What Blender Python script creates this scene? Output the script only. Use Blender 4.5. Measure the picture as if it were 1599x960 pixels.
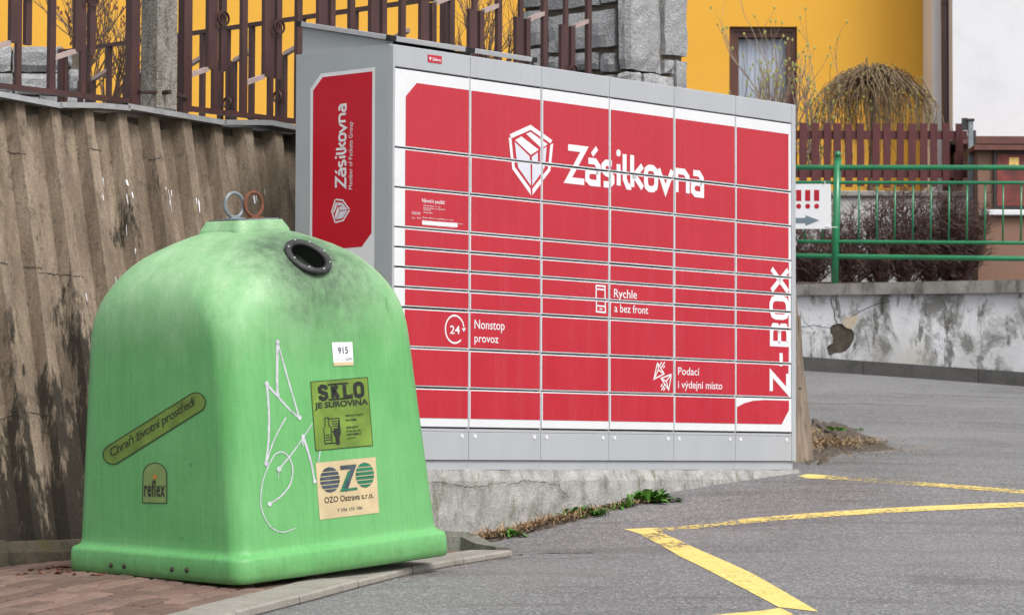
import bpy, bmesh, math, random
import numpy as np
from mathutils import Vector, Matrix
from mathutils.bvhtree import BVHTree
random.seed(7); np.random.seed(7)
for o in list(bpy.data.objects): bpy.data.objects.remove(o)
S = bpy.context.scene
COL = S.collection
rad = math.radians
# ------------------------------------------------------------------ camera, sky, sun, exposure
FOC, PITCH, ROLL = 4800.0, .0495, -.0032
cam = bpy.data.cameras.new('camera'); camo = bpy.data.objects.new('camera', cam); COL.objects.link(camo)
cam.sensor_width = 36; cam.lens = FOC/1599*36; cam.clip_end = 2000; cam.clip_start = .1
camo.matrix_world = Matrix.Rotation(math.pi/2+PITCH, 4, 'X') @ Matrix.Rotation(-ROLL, 4, 'Z')
cam.dof.use_dof = True; cam.dof.focus_distance = 14.2; cam.dof.aperture_fstop = 11
S.camera = camo
SUN_AZ, SUN_EL = rad(148), rad(50)          # azimuth clockwise from +Y: behind and right of the viewer
w = bpy.data.worlds.new('World'); S.world = w; w.use_nodes = True
wn = w.node_tree; bg = wn.nodes['Background']
sky = wn.nodes.new('ShaderNodeTexSky'); sky.sky_type = 'NISHITA'; sky.sun_disc = False
sky.sun_elevation = SUN_EL; sky.sun_rotation = SUN_AZ; sky.dust_density = 4.0; sky.ozone_density = 1.0
hs = wn.nodes.new('ShaderNodeHueSaturation'); hs.inputs['Saturation'].default_value = .22
wn.links.new(sky.outputs[0], hs.inputs['Color']); wn.links.new(hs.outputs[0], bg.inputs[0]); bg.inputs[1].default_value = .15
sl = bpy.data.lights.new('sun', 'SUN'); so = bpy.data.objects.new('sun', sl); COL.objects.link(so)
sl.energy = 1.35; sl.angle = rad(18); sl.color = (1, .965, .92)
sd = Vector((math.sin(SUN_AZ)*math.cos(SUN_EL), math.cos(SUN_AZ)*math.cos(SUN_EL), math.sin(SUN_EL)))
so.rotation_euler = sd.to_track_quat('Z', 'Y').to_euler()
S.view_settings.view_transform = 'Standard'; S.view_settings.look = 'None'
S.view_settings.gamma = 1; S.view_settings.use_curve_mapping = False
S.view_settings.exposure = .42
S.render.engine = 'CYCLES'
# ------------------------------------------------------------------ surveying helpers (sight lines of the photograph -> places)
cp, sp, cr, sr = math.cos(PITCH), math.sin(PITCH), math.cos(ROLL), math.sin(ROLL)
def ray(px, py):
    a, b = px-799.5, 480-py
    u, v = (a*cr+b*sr)/FOC, (-a*sr+b*cr)/FOC
    return Vector((u, cp-sp*v, sp+cp*v))
def at(px, py, y): d = ray(px, py); return d*(y/d.y)
def atz(px, py, z): d = ray(px, py); return d*(z/d.z)
def to_px(P):
    yy = cp*P[1]+sp*P[2]; zz = -sp*P[1]+cp*P[2]; u, v = P[0]/yy*FOC, zz/yy*FOC
    return 799.5+u*cr-v*sr, 480-(u*sr+v*cr)
def on_plane(px, py, p0, n):
    d = ray(px, py); return d*(p0.dot(n)/d.dot(n))
# ------------------------------------------------------------------ object helpers
MW = {}
def tag(o, label=None, cat=None, group=None, kind=None):
    if label: o['label'] = label
    if cat: o['category'] = cat
    if group: o['group'] = group
    if kind: o['kind'] = kind
    return o
def link(o, parent=None, mw=None):
    COL.objects.link(o)
    if parent is not None: o.parent = parent
    MW[o.name] = mw if mw is not None else (MW[parent.name] if parent is not None else Matrix.Identity(4))
    return o
def empty(name, mat, label, cat, group=None):
    o = bpy.data.objects.new(name, None); o.empty_display_size = .1
    o.matrix_world = mat if isinstance(mat, Matrix) else Matrix.Translation(mat)
    link(o, None, o.matrix_world.copy()); return tag(o, label, cat, group)
def obj(name, vf, mat, parent=None, world=False, smooth=False, mats=None):
    V, Fc = vf
    if world and parent is not None:
        inv = MW[parent.name].inverted(); V = [inv @ Vector(v) for v in V]
    m = bpy.data.meshes.new(name); m.from_pydata([tuple(v) for v in V], [], Fc); m.update()
    if mats:
        for x in mats: m.materials.append(x)
    else: m.materials.append(mat)
    if smooth: m.shade_smooth()
    o = bpy.data.objects.new(name, m)
    return link(o, parent)
def inst(name, mesh, parent, mat4):
    o = bpy.data.objects.new(name, mesh)
    o.matrix_local = mat4
    link(o, parent, (MW[parent.name] if parent else Matrix.Identity(4)) @ mat4); return o
class MB:
    def __init__(s): s.v, s.f = [], []
    def add(s, vf):
        n = len(s.v); s.v += [Vector(x) for x in vf[0]]; s.f += [[i+n for i in f] for f in vf[1]]; return s
    @property
    def vf(s): return (s.v, s.f)
def box(x0, x1, y0, y1, z0, z1, bev=0):
    if not bev:
        v = [(x, y, z) for x in (x0, x1) for y in (y0, y1) for z in (z0, z1)]
        return (v, [[0, 1, 3, 2], [4, 6, 7, 5], [0, 4, 5, 1], [2, 3, 7, 6], [0, 2, 6, 4], [1, 5, 7, 3]])
    bm = bmesh.new(); bmesh.ops.create_cube(bm, size=1)
    for v in bm.verts: v.co = ((x0+x1)/2+v.co.x*(x1-x0), (y0+y1)/2+v.co.y*(y1-y0), (z0+z1)/2+v.co.z*(z1-z0))
    bmesh.ops.bevel(bm, geom=bm.edges[:], offset=bev, segments=1, affect='EDGES')
    bm.verts.index_update()
    r = ([v.co.copy() for v in bm.verts], [[v.index for v in f.verts] for f in bm.faces]); bm.free(); return r
def tube(pts, r, n=6, caps=True):
    pts = [Vector(p) for p in pts]; k = len(pts); R_ = r if isinstance(r, (list, tuple)) else [r]*k
    V, Fc = [], []; up = Vector((.13, .21, 1)).normalized()
    for i, p in enumerate(pts):
        d = (pts[min(i+1, k-1)]-pts[max(i-1, 0)])
        d = d.normalized() if d.length > 1e-9 else Vector((0, 0, 1))
        a = d.cross(up)
        if a.length < .05: a = d.cross(Vector((1, 0, 0)))
        a.normalize(); b = d.cross(a)
        for j in range(n):
            t = 2*math.pi*j/n; V.append(p+(a*math.cos(t)+b*math.sin(t))*R_[i])
    for i in range(k-1):
        for j in range(n):
            q = (j+1) % n; Fc.append([i*n+j, i*n+q, (i+1)*n+q, (i+1)*n+j])
    if caps: Fc += [list(range(n))[::-1], [(k-1)*n+j for j in range(n)]]
    return V, Fc
def torus(R_, r, n=28, m=10):
    V, Fc = [], []
    for i in range(n):
        a = 2*math.pi*i/n
        for j in range(m):
            b = 2*math.pi*j/m; V.append(Vector(((R_+r*math.cos(b))*math.cos(a), (R_+r*math.cos(b))*math.sin(a), r*math.sin(b))))
    for i in range(n):
        for j in range(m): Fc.append([i*m+j, ((i+1) % n)*m+j, ((i+1) % n)*m+(j+1) % m, i*m+(j+1) % m])
    return V, Fc
def xf(vf, M_): return ([M_ @ Vector(v) for v in vf[0]], vf[1])
def frame(o, x, y, z):   # matrix from axes
    return Matrix(((x[0], y[0], z[0], o[0]), (x[1], y[1], z[1], o[1]), (x[2], y[2], z[2], o[2]), (0, 0, 0, 1)))
def sph(c, r, n=8, m=6):
    V, Fc = [], []
    for i in range(m+1):
        a = math.pi*i/m
        for j in range(n): b = 2*math.pi*j/n; V.append((c[0]+r*math.sin(a)*math.cos(b), c[1]+r*math.sin(a)*math.sin(b), c[2]+r*math.cos(a)))
    for i in range(m):
        for j in range(n): Fc.append([i*n+j, (i+1)*n+j, (i+1)*n+(j+1) % n, i*n+(j+1) % n])
    return V, Fc
# ------------------------------------------------------------------ 2-D shapes: strokes, text, clipping
def stroke(pts, wd, closed=False):
    P_ = [Vector(p[:2]) for p in pts]; k = len(P_); W_ = wd if isinstance(wd, (list, tuple)) else [wd]*k
    L, R_ = [], []
    for i in range(k):
        a = P_[i-1] if (i > 0 or closed) else None; b = P_[(i+1) % k] if (i < k-1 or closed) else None
        d1 = (P_[i]-a).normalized() if a is not None else None; d2 = (b-P_[i]).normalized() if b is not None else None
        if d1 is None: d1 = d2
        if d2 is None: d2 = d1
        n1, n2 = Vector((-d1.y, d1.x)), Vector((-d2.y, d2.x)); m = n1+n2
        if m.length < .3: m = n1.copy(); s = 1
        else: m.normalize(); s = min(1/max(m.dot(n1), .2), 2.6)
        L.append(P_[i]+m*s*W_[i]/2); R_.append(P_[i]-m*s*W_[i]/2)
    out = []
    for i in range(k if closed else k-1):
        j = (i+1) % k; out.append([R_[i], R_[j], L[j], L[i]])
    return out
def arc(cx, cy, rx, ry, a0, a1, n=20): return [(cx+rx*math.cos(rad(a0+(a1-a0)*i/n)), cy+ry*math.sin(rad(a0+(a1-a0)*i/n))) for i in range(n+1)]
_TC = {}
def text(body, bold=0.0, shear=0.0, space=1.0):
    key = (body, bold, shear, space)
    if key in _TC: return _TC[key]
    c = bpy.data.curves.new('t', 'FONT'); c.body = body; c.size = 1; c.offset = bold; c.shear = shear; c.space_character = space; c.resolution_u = 3
    o = bpy.data.objects.new('t', c); COL.objects.link(o)
    dg = bpy.context.evaluated_depsgraph_get(); ev = o.evaluated_get(dg); m = ev.to_mesh()
    m.calc_loop_triangles()
    P_ = [[Vector(m.vertices[i].co[:2]) for i in t.vertices] for t in m.loop_triangles]
    ev.to_mesh_clear(); bpy.data.objects.remove(o); bpy.data.curves.remove(c)
    _TC[key] = P_; return P_
def fit(P_, x0, y0, x1, y1):     # scale polygons into a box
    xs = [p[0] for q in P_ for p in q]; ys = [p[1] for q in P_ for p in q]
    a, b, c, d = min(xs), max(xs), min(ys), max(ys)
    return [[Vector((x0+(p[0]-a)/(b-a)*(x1-x0), y0+(p[1]-c)/(d-c)*(y1-y0))) for p in q] for q in P_]
def clip(poly, hp):              # hp: list of (nx, ny, d) keep n.p<=d
    P_ = [Vector(p[:2]) for p in poly]
    for nx, ny, d in hp:
        out = []
        for i in range(len(P_)):
            a, b = P_[i], P_[(i+1) % len(P_)]; da, db = nx*a.x+ny*a.y-d, nx*b.x+ny*b.y-d
            if da <= 0: out.append(a)
            if (da < 0 < db) or (db < 0 < da): out.append(a+(b-a)*(da/(da-db)))
        P_ = out
        if len(P_) < 3: return []
    return P_
def rect_hp(x0, y0, x1, y1): return [(-1, 0, -x0), (1, 0, x1), (0, -1, -y0), (0, 1, y1)]
def poly_hp(pts):
    pts = [Vector(p[:2]) for p in pts]; c = sum(pts, Vector((0, 0)))/len(pts); out = []
    for i in range(len(pts)):
        a, b = pts[i], pts[(i+1) % len(pts)]; n = Vector((b.y-a.y, a.x-b.x)).normalized()
        if n.dot(c-a) > 0: n = -n
        out.append((n.x, n.y, n.dot(a)))
    return out
GL = {'Z': (1, [[(0, 1), (1, 1), (0, 0), (1, 0)]]),
      'a': (.72, [[(.08, 1), (.7, 1), (1, .78), (1, 0), (.28, 0), (0, .14), (0, .42), (.28, .56), (1, .56)]]),
      's': (.72, [[(.95, 1), (.28, 1), (0, .86), (0, .66), (.28, .53), (.72, .47), (1, .34), (1, .14), (.72, 0), (.05, 0)]]),
      'i': (.72, [[(.5, 0), (.5, 1)]]),
      'l': (1, [[(0, 1), (0, .22), (.45, 0), (1, 0)]]),
      'k': (1, [[(0, 0), (0, 1)], [(0, .36), (.22, .36), (1, .70)], [(.22, .36), (1, 0)]]),
      'v': (.72, [[(0, 1), (.5, 0), (1, 1)]]),
      'n': (.72, [[(0, 0), (0, 1), (.7, 1), (1, .78), (1, 0)]]),
      'B': (1, [[(.1, 0), (0, 0), (0, 1), (.7, 1), (1, .88), (1, .64), (.78, .52), (1, .38), (1, .13), (.7, 0), (.08, 0)], [(0, .52), (.76, .52)]]),
      'X': (1, [[(0, 0), (1, 1)], [(0, 1), (1, 0)]]), '-': (1, [[(0, .42), (1, .42)]]),
      'L': (1, [[(.2, 1), (.2, 0), (1, 0)]]), 'S': (1, [[(.95, .72), (.9, .9), (.65, 1), (.3, 1), (.05, .85), (.08, .62), (.45, .5), (.9, .38), (.95, .14), (.7, 0), (.35, 0), (.1, .1), (.05, .28)]]),
      'K': (1, [[(.2, 0), (.2, 1)], [(.25, .42), (.85, 1)], [(.45, .55), (.9, 0)]])}
def glyph(ch, x0, x1, y0, cap, t):
    if ch in 'oO':
        h = cap*(.72 if ch == 'o' else 1)
        pts = [(.3, 1), (.7, 1), (.93, .9), (1, .72), (1, .28), (.93, .1), (.7, 0), (.3, 0), (.07, .1), (0, .28), (0, .72), (.07, .9)]
        return stroke([(x0+t/2+a*(x1-x0-t), y0+t/2+b*(h-t)) for a, b in pts], t, True)
    f, sts = GL[ch]; h = cap*f; out = []
    for st in sts: out += stroke([(x0+t/2+a*(x1-x0-t), y0+t/2+b*(h-t)) for a, b in st], t)
    return out
def earpoly(pts):                # simple polygon -> triangles
    from mathutils.geometry import tessellate_polygon
    P_ = [Vector((p[0], p[1], 0)) for p in pts]
    return [[P_[i].to_2d() for i in t] for t in tessellate_polygon([P_])]
# ------------------------------------------------------------------ materials
class NT:
    def __init__(s, name):
        s.m = bpy.data.materials.new(name); s.m.use_nodes = True; s.t = s.m.node_tree
        s.p = s.t.nodes['Principled BSDF']
    def n(s, ty, **k):
        x = s.t.nodes.new(ty)
        for a, b in k.items(): setattr(x, a, b)
        return x
    def put(s, sock, v):
        if isinstance(v, bpy.types.NodeSocket): s.t.links.new(v, sock)
        elif isinstance(v, (tuple, list)) and len(v) == 3 and sock.type == 'RGBA': sock.default_value = (*v, 1)
        else: sock.default_value = v
    def pos(s): return s.n('ShaderNodeNewGeometry').outputs['Position']
    def oc(s): return s.n('ShaderNodeTexCoord').outputs['Object']
    def mp(s, v, scale=(1, 1, 1), loc=(0, 0, 0), rot=(0, 0, 0)):
        x = s.n('ShaderNodeMapping'); s.put(x.inputs[0], v); x.inputs['Scale'].default_value = scale; x.inputs['Location'].default_value = loc; x.inputs['Rotation'].default_value = rot
        return x.outputs[0]
    def noise(s, v, sc, det=4, ro=.55, dist=0):
        x = s.n('ShaderNodeTexNoise'); s.put(x.inputs['Vector'], v); x.inputs['Scale'].default_value = sc; x.inputs['Detail'].default_value = det; x.inputs['Roughness'].default_value = ro; x.inputs['Distortion'].default_value = dist
        return x.outputs['Fac']
    def voro(s, v, sc, out='Color', feat='F1'):
        x = s.n('ShaderNodeTexVoronoi'); x.feature = feat; s.put(x.inputs['Vector'], v); x.inputs['Scale'].default_value = sc; return x.outputs[out]
    def ramp(s, f, st, interp='LINEAR'):
        x = s.n('ShaderNodeValToRGB'); s.put(x.inputs[0], f); e = x.color_ramp.elements; x.color_ramp.interpolation = interp
        while len(e) < len(st): e.new(.5)
        for q, (p, c) in zip(e, st):
            q.position = p; q.color = (*c, 1) if isinstance(c, tuple) else (c, c, c, 1)
        return x.outputs[0]
    def mix(s, f, a, b, mode='MIX'):
        x = s.n('ShaderNodeMix', data_type='RGBA', blend_type=mode); s.put(x.inputs[0], f); s.put(x.inputs[6], a); s.put(x.inputs[7], b); return x.outputs[2]
    def ma(s, op, a, b=0., c=0.):
        x = s.n('ShaderNodeMath', operation=op); s.put(x.inputs[0], a); s.put(x.inputs[1], b); s.put(x.inputs[2], c); return x.outputs[0]
    def sep(s, v): x = s.n('ShaderNodeSeparateXYZ'); s.put(x.inputs[0], v); return x.outputs
    def rnd(s): return s.n('ShaderNodeObjectInfo').outputs['Random']
    def dist(s, v, p):
        x = s.n('ShaderNodeVectorMath', operation='DISTANCE'); s.put(x.inputs[0], v); x.inputs[1].default_value = p; return x.outputs['Value']
    def end(s, col, rough=.6, bump=None, bs=.3, bd=.01, metal=0., spec=.5, coat=0.):
        s.put(s.p.inputs['Base Color'], col); s.put(s.p.inputs['Roughness'], rough); s.put(s.p.inputs['Metallic'], metal); s.put(s.p.inputs['Specular IOR Level'], spec)
        if coat: s.p.inputs['Coat Weight'].default_value = coat; s.p.inputs['Coat Roughness'].default_value = .15
        if bump is not None:
            b = s.n('ShaderNodeBump'); b.inputs['Strength'].default_value = bs; b.inputs['Distance'].default_value = bd; s.put(b.inputs['Height'], bump); s.t.links.new(b.outputs[0], s.p.inputs['Normal'])
        return s.m
def plain(name, c, rough=.6, var=.12, sc=14, bump=0, metal=0., spec=.5, coat=0., stretch=(1, 1, 1), grime=None):
    k = NT(name); v = k.mp(k.pos(), stretch); f = k.noise(v, sc, 5)
    lo = tuple(max(0, x*(1-var)) for x in c); hi = tuple(min(1, x*(1+var)) for x in c)
    col = k.ramp(f, [(.3, lo), (.7, hi)])
    if grime:
        g = k.ramp(k.noise(v, grime[1], 6, .65), [(grime[2], 0.), (grime[2]+.16, 1.)]); col = k.mix(k.ma('MULTIPLY', g, grime[3]), col, grime[0])
    return k.end(col, rough, f if bump else None, bump, .01, metal, spec, coat)
# ground
def m_asphalt():
    k = NT('asphalt'); p = k.pos()
    big = k.noise(p, .9, 5, .6); mid = k.noise(p, 7, 4)
    sp_ = k.voro(p, 95, 'Color'); g = k.sep(sp_)[0]
    base = k.ramp(big, [(.36, (.092, .089, .09)), (.64, (.245, .243, .246))])
    base = k.mix(.5, base, k.ramp(mid, [(.3, (.135, .132, .132)), (.7, (.215, .213, .216))]))
    ag = k.ramp(g, [(0, (.035, .033, .032)), (.25, (.12, .118, .12)), (.72, (.23, .228, .23)), (.93, (.29, .288, .29)), (1, (.55, .55, .56))])
    col = k.mix(.55, base, ag)
    y = k.sep(p)
    d = k.ramp(k.noise(k.mp(p, (.5, 2.2, 1)), 1.6, 7, .68), [(.53, 0.), (.62, 1.)])
    col = k.mix(k.ma('MULTIPLY', d, .42), col, (.085, .08, .078))
    e = k.ramp(k.noise(k.mp(p, (1, 1, 1), (6, 3, 0)), .45, 4, .5), [(.45, 0.), (.65, 1.)]); col = k.mix(k.ma('MULTIPLY', e, .35), col, (.27, .268, .27))
    fine = k.noise(p, 60, 3, .7)
    return k.end(col, .85, k.ma('ADD', k.voro(p, 95, 'Distance'), fine), .7, .006, spec=.35)
M = {}
M['asphalt'] = m_asphalt()
def m_paint():
    k = NT('worn_yellow_paint'); p = k.pos()
    a = k.noise(p, 38, 6, .72); b = k.noise(p, 3.2, 4, .6)
    w_ = k.sep(k.oc())[2]
    u = k.n('ShaderNodeAttribute', attribute_name='wear').outputs['Fac']
    f = k.ma('ADD', k.ma('MULTIPLY', a, .75), k.ma('MULTIPLY', b, .35))
    f = k.ma('SUBTRACT', f, k.ma('MULTIPLY', u, .42))
    mk = k.ramp(f, [(.36, 0.), (.43, 1.)])
    yel = k.ramp(k.noise(p, 22, 4), [(.3, (.66, .50, .13)), (.7, (.80, .64, .24))])
    m = k.end(yel, .75, k.noise(p, 60, 3, .7), .5, .005, spec=.35)
    tr = k.n('ShaderNodeBsdfTransparent'); mx = k.n('ShaderNodeMixShader'); out = k.t.nodes['Material Output']
    k.put(mx.inputs[0], mk); k.t.links.new(tr.outputs[0], mx.inputs[1]); k.t.links.new(k.p.outputs[0], mx.inputs[2]); k.t.links.new(mx.outputs[0], out.inputs[0])
    return m
M['paint'] = m_paint()
def m_paver():
    k = NT('red_brown_paver'); p = k.pos(); r = k.rnd()
    c = k.ramp(r, [(0, (.105, .062, .05)), (.5, (.19, .115, .092)), (1, (.27, .175, .145))])
    d = k.noise(p, 5, 6, .65); c = k.mix(k.ramp(d, [(.42, 0.), (.7, .75)]), c, (.085, .068, .055))
    f = k.noise(p, 90, 3, .7); c = k.mix(.3, c, k.ramp(f, [(.3, (.08, .05, .04)), (.75, (.34, .24, .2))]))
    return k.end(c, .85, f, .4, .004, spec=.3)
M['paver'] = m_paver()
def conc(name, c1, c2, dirt=(.06, .055, .04), sc=3., th=.5, amt=.6, moss=None, pit=.5):
    k = NT(name); p = k.pos()
    col = k.ramp(k.noise(p, sc, 6, .62), [(.3, c1), (.7, c2)])
    g = k.ramp(k.noise(k.mp(p, (1, 1, .45), (3, 1, 7)), sc*1.7, 7, .68), [(th, 0.), (th+.17, 1.)])
    col = k.mix(k.ma('MULTIPLY', g, amt), col, dirt)
    if moss:
        g2 = k.ramp(k.noise(k.mp(p, (1.6, 1.6, .5), (9, 4, 2)), sc*1.1, 6, .6), [(.56, 0.), (.7, 1.)]); col = k.mix(k.ma('MULTIPLY', g2, moss[3]), col, moss[:3])
    sp_ = k.noise(p, 70, 4, .75); col = k.mix(.35, col, k.mix(1., col, k.ramp(sp_, [(.3, .35), (.6, 1.)]), 'MULTIPLY'))
    h = k.ma('ADD', sp_, k.ma('MULTIPLY', k.noise(p, 14, 5, .6), .8))
    return k.end(col, .9, h, pit, .008, spec=.25)
M['slab'] = conc('pale_concrete_slab', (.27, .25, .22), (.36, .335, .30), (.14, .12, .1), 4, .55, .5)
M['footing'] = conc('weathered_footing_concrete', (.28, .275, .26), (.52, .51, .49), (.10, .095, .08), 9, .52, .6, (.13, .13, .06, .7), 1.)
M['kerb'] = conc('dark_kerb_concrete', (.075, .073, .07), (.12, .118, .115), (.04, .04, .035), 3, .55, .5)
M['kerb_moss'] = conc('mossy_kerb_concrete', (.17, .17, .14), (.28, .275, .24), (.07, .075, .05), 8, .5, .7)
M['coping'] = conc('grey_coping_concrete', (.2, .19, .175), (.32, .31, .29), (.07, .065, .055), 3, .48, .75)
def m_ribs():
    k = NT('stained_tan_concrete'); p = k.pos()
    st = k.mp(p, (1, 1, .16))
    col = k.ramp(k.noise(st, 6, 7, .68), [(.32, (.115, .087, .063)), (.5, (.21, .163, .12)), (.68, (.345, .28, .21))])
    z = k.sep(p)[2]
    low = k.ma('MULTIPLY', k.ma('SUBTRACT', 1.25, z), .36)          # algae grows in streaks on the lower part of the wall
    a = k.ma('ADD', k.noise(k.mp(p, (1, 1, .2), (2, 5, 1)), 4.2, 9, .74), k.ma('MULTIPLY', low, .42))
    col = k.mix(k.ramp(a, [(.615, 0.), (.665, .93)]), col, (.026, .023, .017))
    b = k.noise(k.mp(p, (1, 1, .12), (7, 2, 3)), 6.5, 6, .62)
    col = k.mix(k.ma('MULTIPLY', k.ramp(b, [(.58, 0.), (.7, .75)]), k.ramp(z, [(.35, 1.), (.9, 0.)])), col, (.15, .115, .022))
    e = k.noise(k.mp(p, (1, 1, .3), (1, 8, 3)), 9, 7, .7); col = k.mix(k.ramp(e, [(.6, 0.), (.78, .45)]), col, (.36, .32, .27))
    h = k.noise(k.mp(p, (1, 1, .55), (4, 4, 4)), 15, 8, .8); col = k.mix(k.ramp(h, [(.55, 0.), (.62, .55)]), col, (.06, .05, .036))
    f = k.noise(p, 75, 5, .8); col = k.mix(.5, col, k.mix(1., col, k.ramp(f, [(.32, .35), (.62, 1.25)]), 'MULTIPLY'))
    return k.end(col, .9, k.ma('ADD', f, k.noise(st, 12, 5)), .5, .006, spec=.25)
M['rib'] = m_ribs()
M['ribfoot'] = conc('crumbling_base_concrete', (.06, .05, .037), (.15, .125, .092), (.035, .032, .02), 4, .47, .85, (.1, .085, .02, .6), 1.)
def m_green():
    k = NT('faded_green_fibreglass'); o = k.oc(); x, y, z = k.sep(o)
    n1 = k.noise(o, 2.2, 5, .6); n2 = k.noise(k.mp(o, (1, 1, .25)), 11, 6, .65)
    col = k.ramp(n1, [(.3, (.10, .35, .105)), (.7, (.15, .415, .15))])
    fs = k.noise(k.mp(o, (1, 1, .035)), 55, 5, .7); col = k.mix(k.ramp(fs, [(.42, 0.), (.75, .4)]), col, (.19, .52, .19))      # fine vertical weather lines
    fs2 = k.noise(k.mp(o, (1, 1, .05), (5, 1, 2)), 38, 6, .75); col = k.mix(k.ramp(fs2, [(.56, 0.), (.75, .42)]), col, (.055, .21, .055))
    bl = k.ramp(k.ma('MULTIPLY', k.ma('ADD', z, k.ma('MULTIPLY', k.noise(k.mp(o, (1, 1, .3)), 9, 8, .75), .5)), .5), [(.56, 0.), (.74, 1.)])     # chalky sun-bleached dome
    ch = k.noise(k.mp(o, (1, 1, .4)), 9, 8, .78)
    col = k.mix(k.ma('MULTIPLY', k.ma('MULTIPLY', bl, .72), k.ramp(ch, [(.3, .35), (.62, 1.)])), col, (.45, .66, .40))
    d = k.dist(o, HOLE_LOC)                     # soot round the throw-in opening
    sn = k.noise(o, 7, 9, .78)
    sf = k.ramp(k.ma('ADD', d, k.ma('MULTIPLY', k.ma('SUBTRACT', sn, .5), .36)), [(.09, .95), (.2, .72), (.34, .26), (.5, 0.)])
    sg = k.ramp(k.noise(k.mp(o, (1, 1, .5), (2, 2, 2)), 26, 7, .8), [(.3, .55), (.6, 1.)])
    col = k.mix(k.ma('MULTIPLY', sf, sg), col, (.035, .05, .035))
    sc_ = k.noise(k.mp(o, (1, 1, .5), (3, 3, 3), (.7, .5, .3)), 6, 9, .8, 1.2); col = k.mix(k.ramp(sc_, [(.61, 0.), (.655, .45)]), col, (.04, .11, .04))
    spk = k.voro(o, 55, 'Distance'); pick = k.sep(k.voro(o, 55, 'Color'))[0]
    col = k.mix(k.ma('MULTIPLY', k.ramp(spk, [(.07, 1.), (.12, 0.)]), k.ramp(pick, [(.62, 0.), (.72, .8)])), col, (.02, .05, .02))
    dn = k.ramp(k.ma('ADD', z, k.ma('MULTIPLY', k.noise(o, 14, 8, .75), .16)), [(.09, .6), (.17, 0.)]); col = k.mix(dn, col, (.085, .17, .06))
    return k.end(col, k.ramp(n2, [(.3, .36), (.7, .6)]), k.ma('ADD', k.noise(o, 6, 4), k.ma('MULTIPLY', k.noise(o, 45, 4), .22)), .16, .02, spec=.45)
M['white'] = plain('white_powder_coat', (.67, .68, .70), .35, .03)
M['grey'] = plain('light_grey_powder_coat', (.385, .40, .425), .42, .04, 6, grime=((.28, .28, .27), 9, .6, .3), stretch=(1, 1, .2))
M['grey2'] = plain('grey_side_powder_coat', (.36, .39, .405), .5, .04, 5)
M['red_plain'] = plain('red_vinyl_film', (.475, .010, .028), .2, .06, 4, spec=.8)
M['redside'] = plain('deep_red_vinyl_film', (.50, .004, .018), .38, .04, 5)
M['wfilm'] = plain('white_vinyl_film', (.71, .715, .74), .35, .03)
M['lilac'] = plain('pale_grey_vinyl_film', (.6, .61, .68), .35, .03)
M['gap'] = plain('door_gap_shade', (.02, .021, .023), .6, .1)  # carcass coloured near black, carrying the shade in the gaps between doors
M['alu'] = plain('anodised_aluminium', (.62, .63, .65), .38, .06, 20, metal=.6)
M['blackp'] = plain('black_plastic', (.015, .015, .016), .5, .1)
M['solar'] = plain('dark_solar_glass', (.01, .012, .03), .12, .1)
M['darkhole'] = plain('dark_inside', (.006, .012, .006), .8, .2)
M['rubber'] = plain('weathered_black_rubber', (.03, .03, .031), .6, .4, 30, grime=((.22, .22, .22), 40, .58, .5))
M['steel'] = plain('galvanised_steel', (.20, .23, .25), .45, .25, 25, metal=.2, grime=((.12, .1, .09), 18, .55, .5))
M['rust'] = plain('rusty_steel', (.16, .055, .03), .85, .4, 45, bump=.4)
M['rustdark'] = plain('dark_rusty_bolt', (.035, .018, .014), .8, .3, 60)
M['chrome'] = plain('bright_bolt', (.6, .6, .6), .3, .1, metal=.8)
M['brown'] = plain('brown_painted_iron', (.056, .023, .02), .42, .28, 9, grime=((.12, .045, .03), 22, .58, .6), stretch=(1, 1, .35))
M['tin'] = plain('zinc_flashing', (.40, .41, .42), .4, .15, 12, metal=.4, grime=((.18, .18, .18), 7, .5, .5))
def m_post():
    k = NT('old_concrete_post'); p = k.pos()
    col = k.ramp(k.noise(p, 6, 6, .65), [(.3, (.14, .13, .11)), (.7, (.30, .285, .25))])
    g = k.ramp(k.noise(k.mp(p, (1, 1, .15)), 22, 5), [(.5, 0.), (.66, .65)]); col = k.mix(g, col, (.06, .05, .035))
    f = k.voro(p, 120, 'Color'); col = k.mix(.4, col, k.ramp(k.sep(f)[0], [(0, (.06, .05, .04)), (.6, (.25, .23, .2)), (1, (.45, .43, .4))]))
    return k.end(col, .9, k.noise(p, 80, 4, .7), .7, .006, spec=.25)
M['post'] = m_post()
def m_granite():
    k = NT('grey_granite'); p = k.pos(); r = k.rnd()
    col = k.ramp(k.noise(p, 8, 6, .65), [(.3, (.27, .275, .285)), (.7, (.46, .465, .475))])
    col = k.mix(.45, col, k.ramp(k.noise(p, 75, 4, .8), [(.35, (.09, .09, .095)), (.52, (.37, .375, .38)), (.7, (.62, .62, .63))]))
    col = k.mix(1., col, k.ramp(r, [(0, .8), (1, 1.1)]), 'MULTIPLY')
    return k.end(col, .85, k.ma('ADD', k.noise(p, 18, 6, .7), k.noise(p, 60, 4, .7)), .8, .02, spec=.3)
M['granite'] = m_granite()
M['mortar'] = conc('brown_mortar', (.12, .1, .075), (.2, .17, .135), (.05, .045, .035), 8, .5, .6, None, 1.)
def m_yellow():
    k = NT('yellow_house_render'); p = k.pos()
    col = k.ramp(k.noise(p, .5, 5, .6), [(.3, (.68, .36, .048)), (.7, (.73, .40, .062))])
    st = k.noise(k.mp(p, (1, 1, .1)), 2.2, 5); col = k.mix(k.ramp(st, [(.55, 0.), (.75, .12)]), col, (.6, .33, .06))
    return k.end(col, .9, k.noise(p, 90, 3, .7), .35, .006, spec=.2)
M['yellow'] = m_yellow()
M['hwhite'] = plain('white_house_render', (.66, .67, .70), .9, .025, 2, bump=.1, spec=.2, grime=((.56, .57, .59), 1.6, .55, .5))
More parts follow.
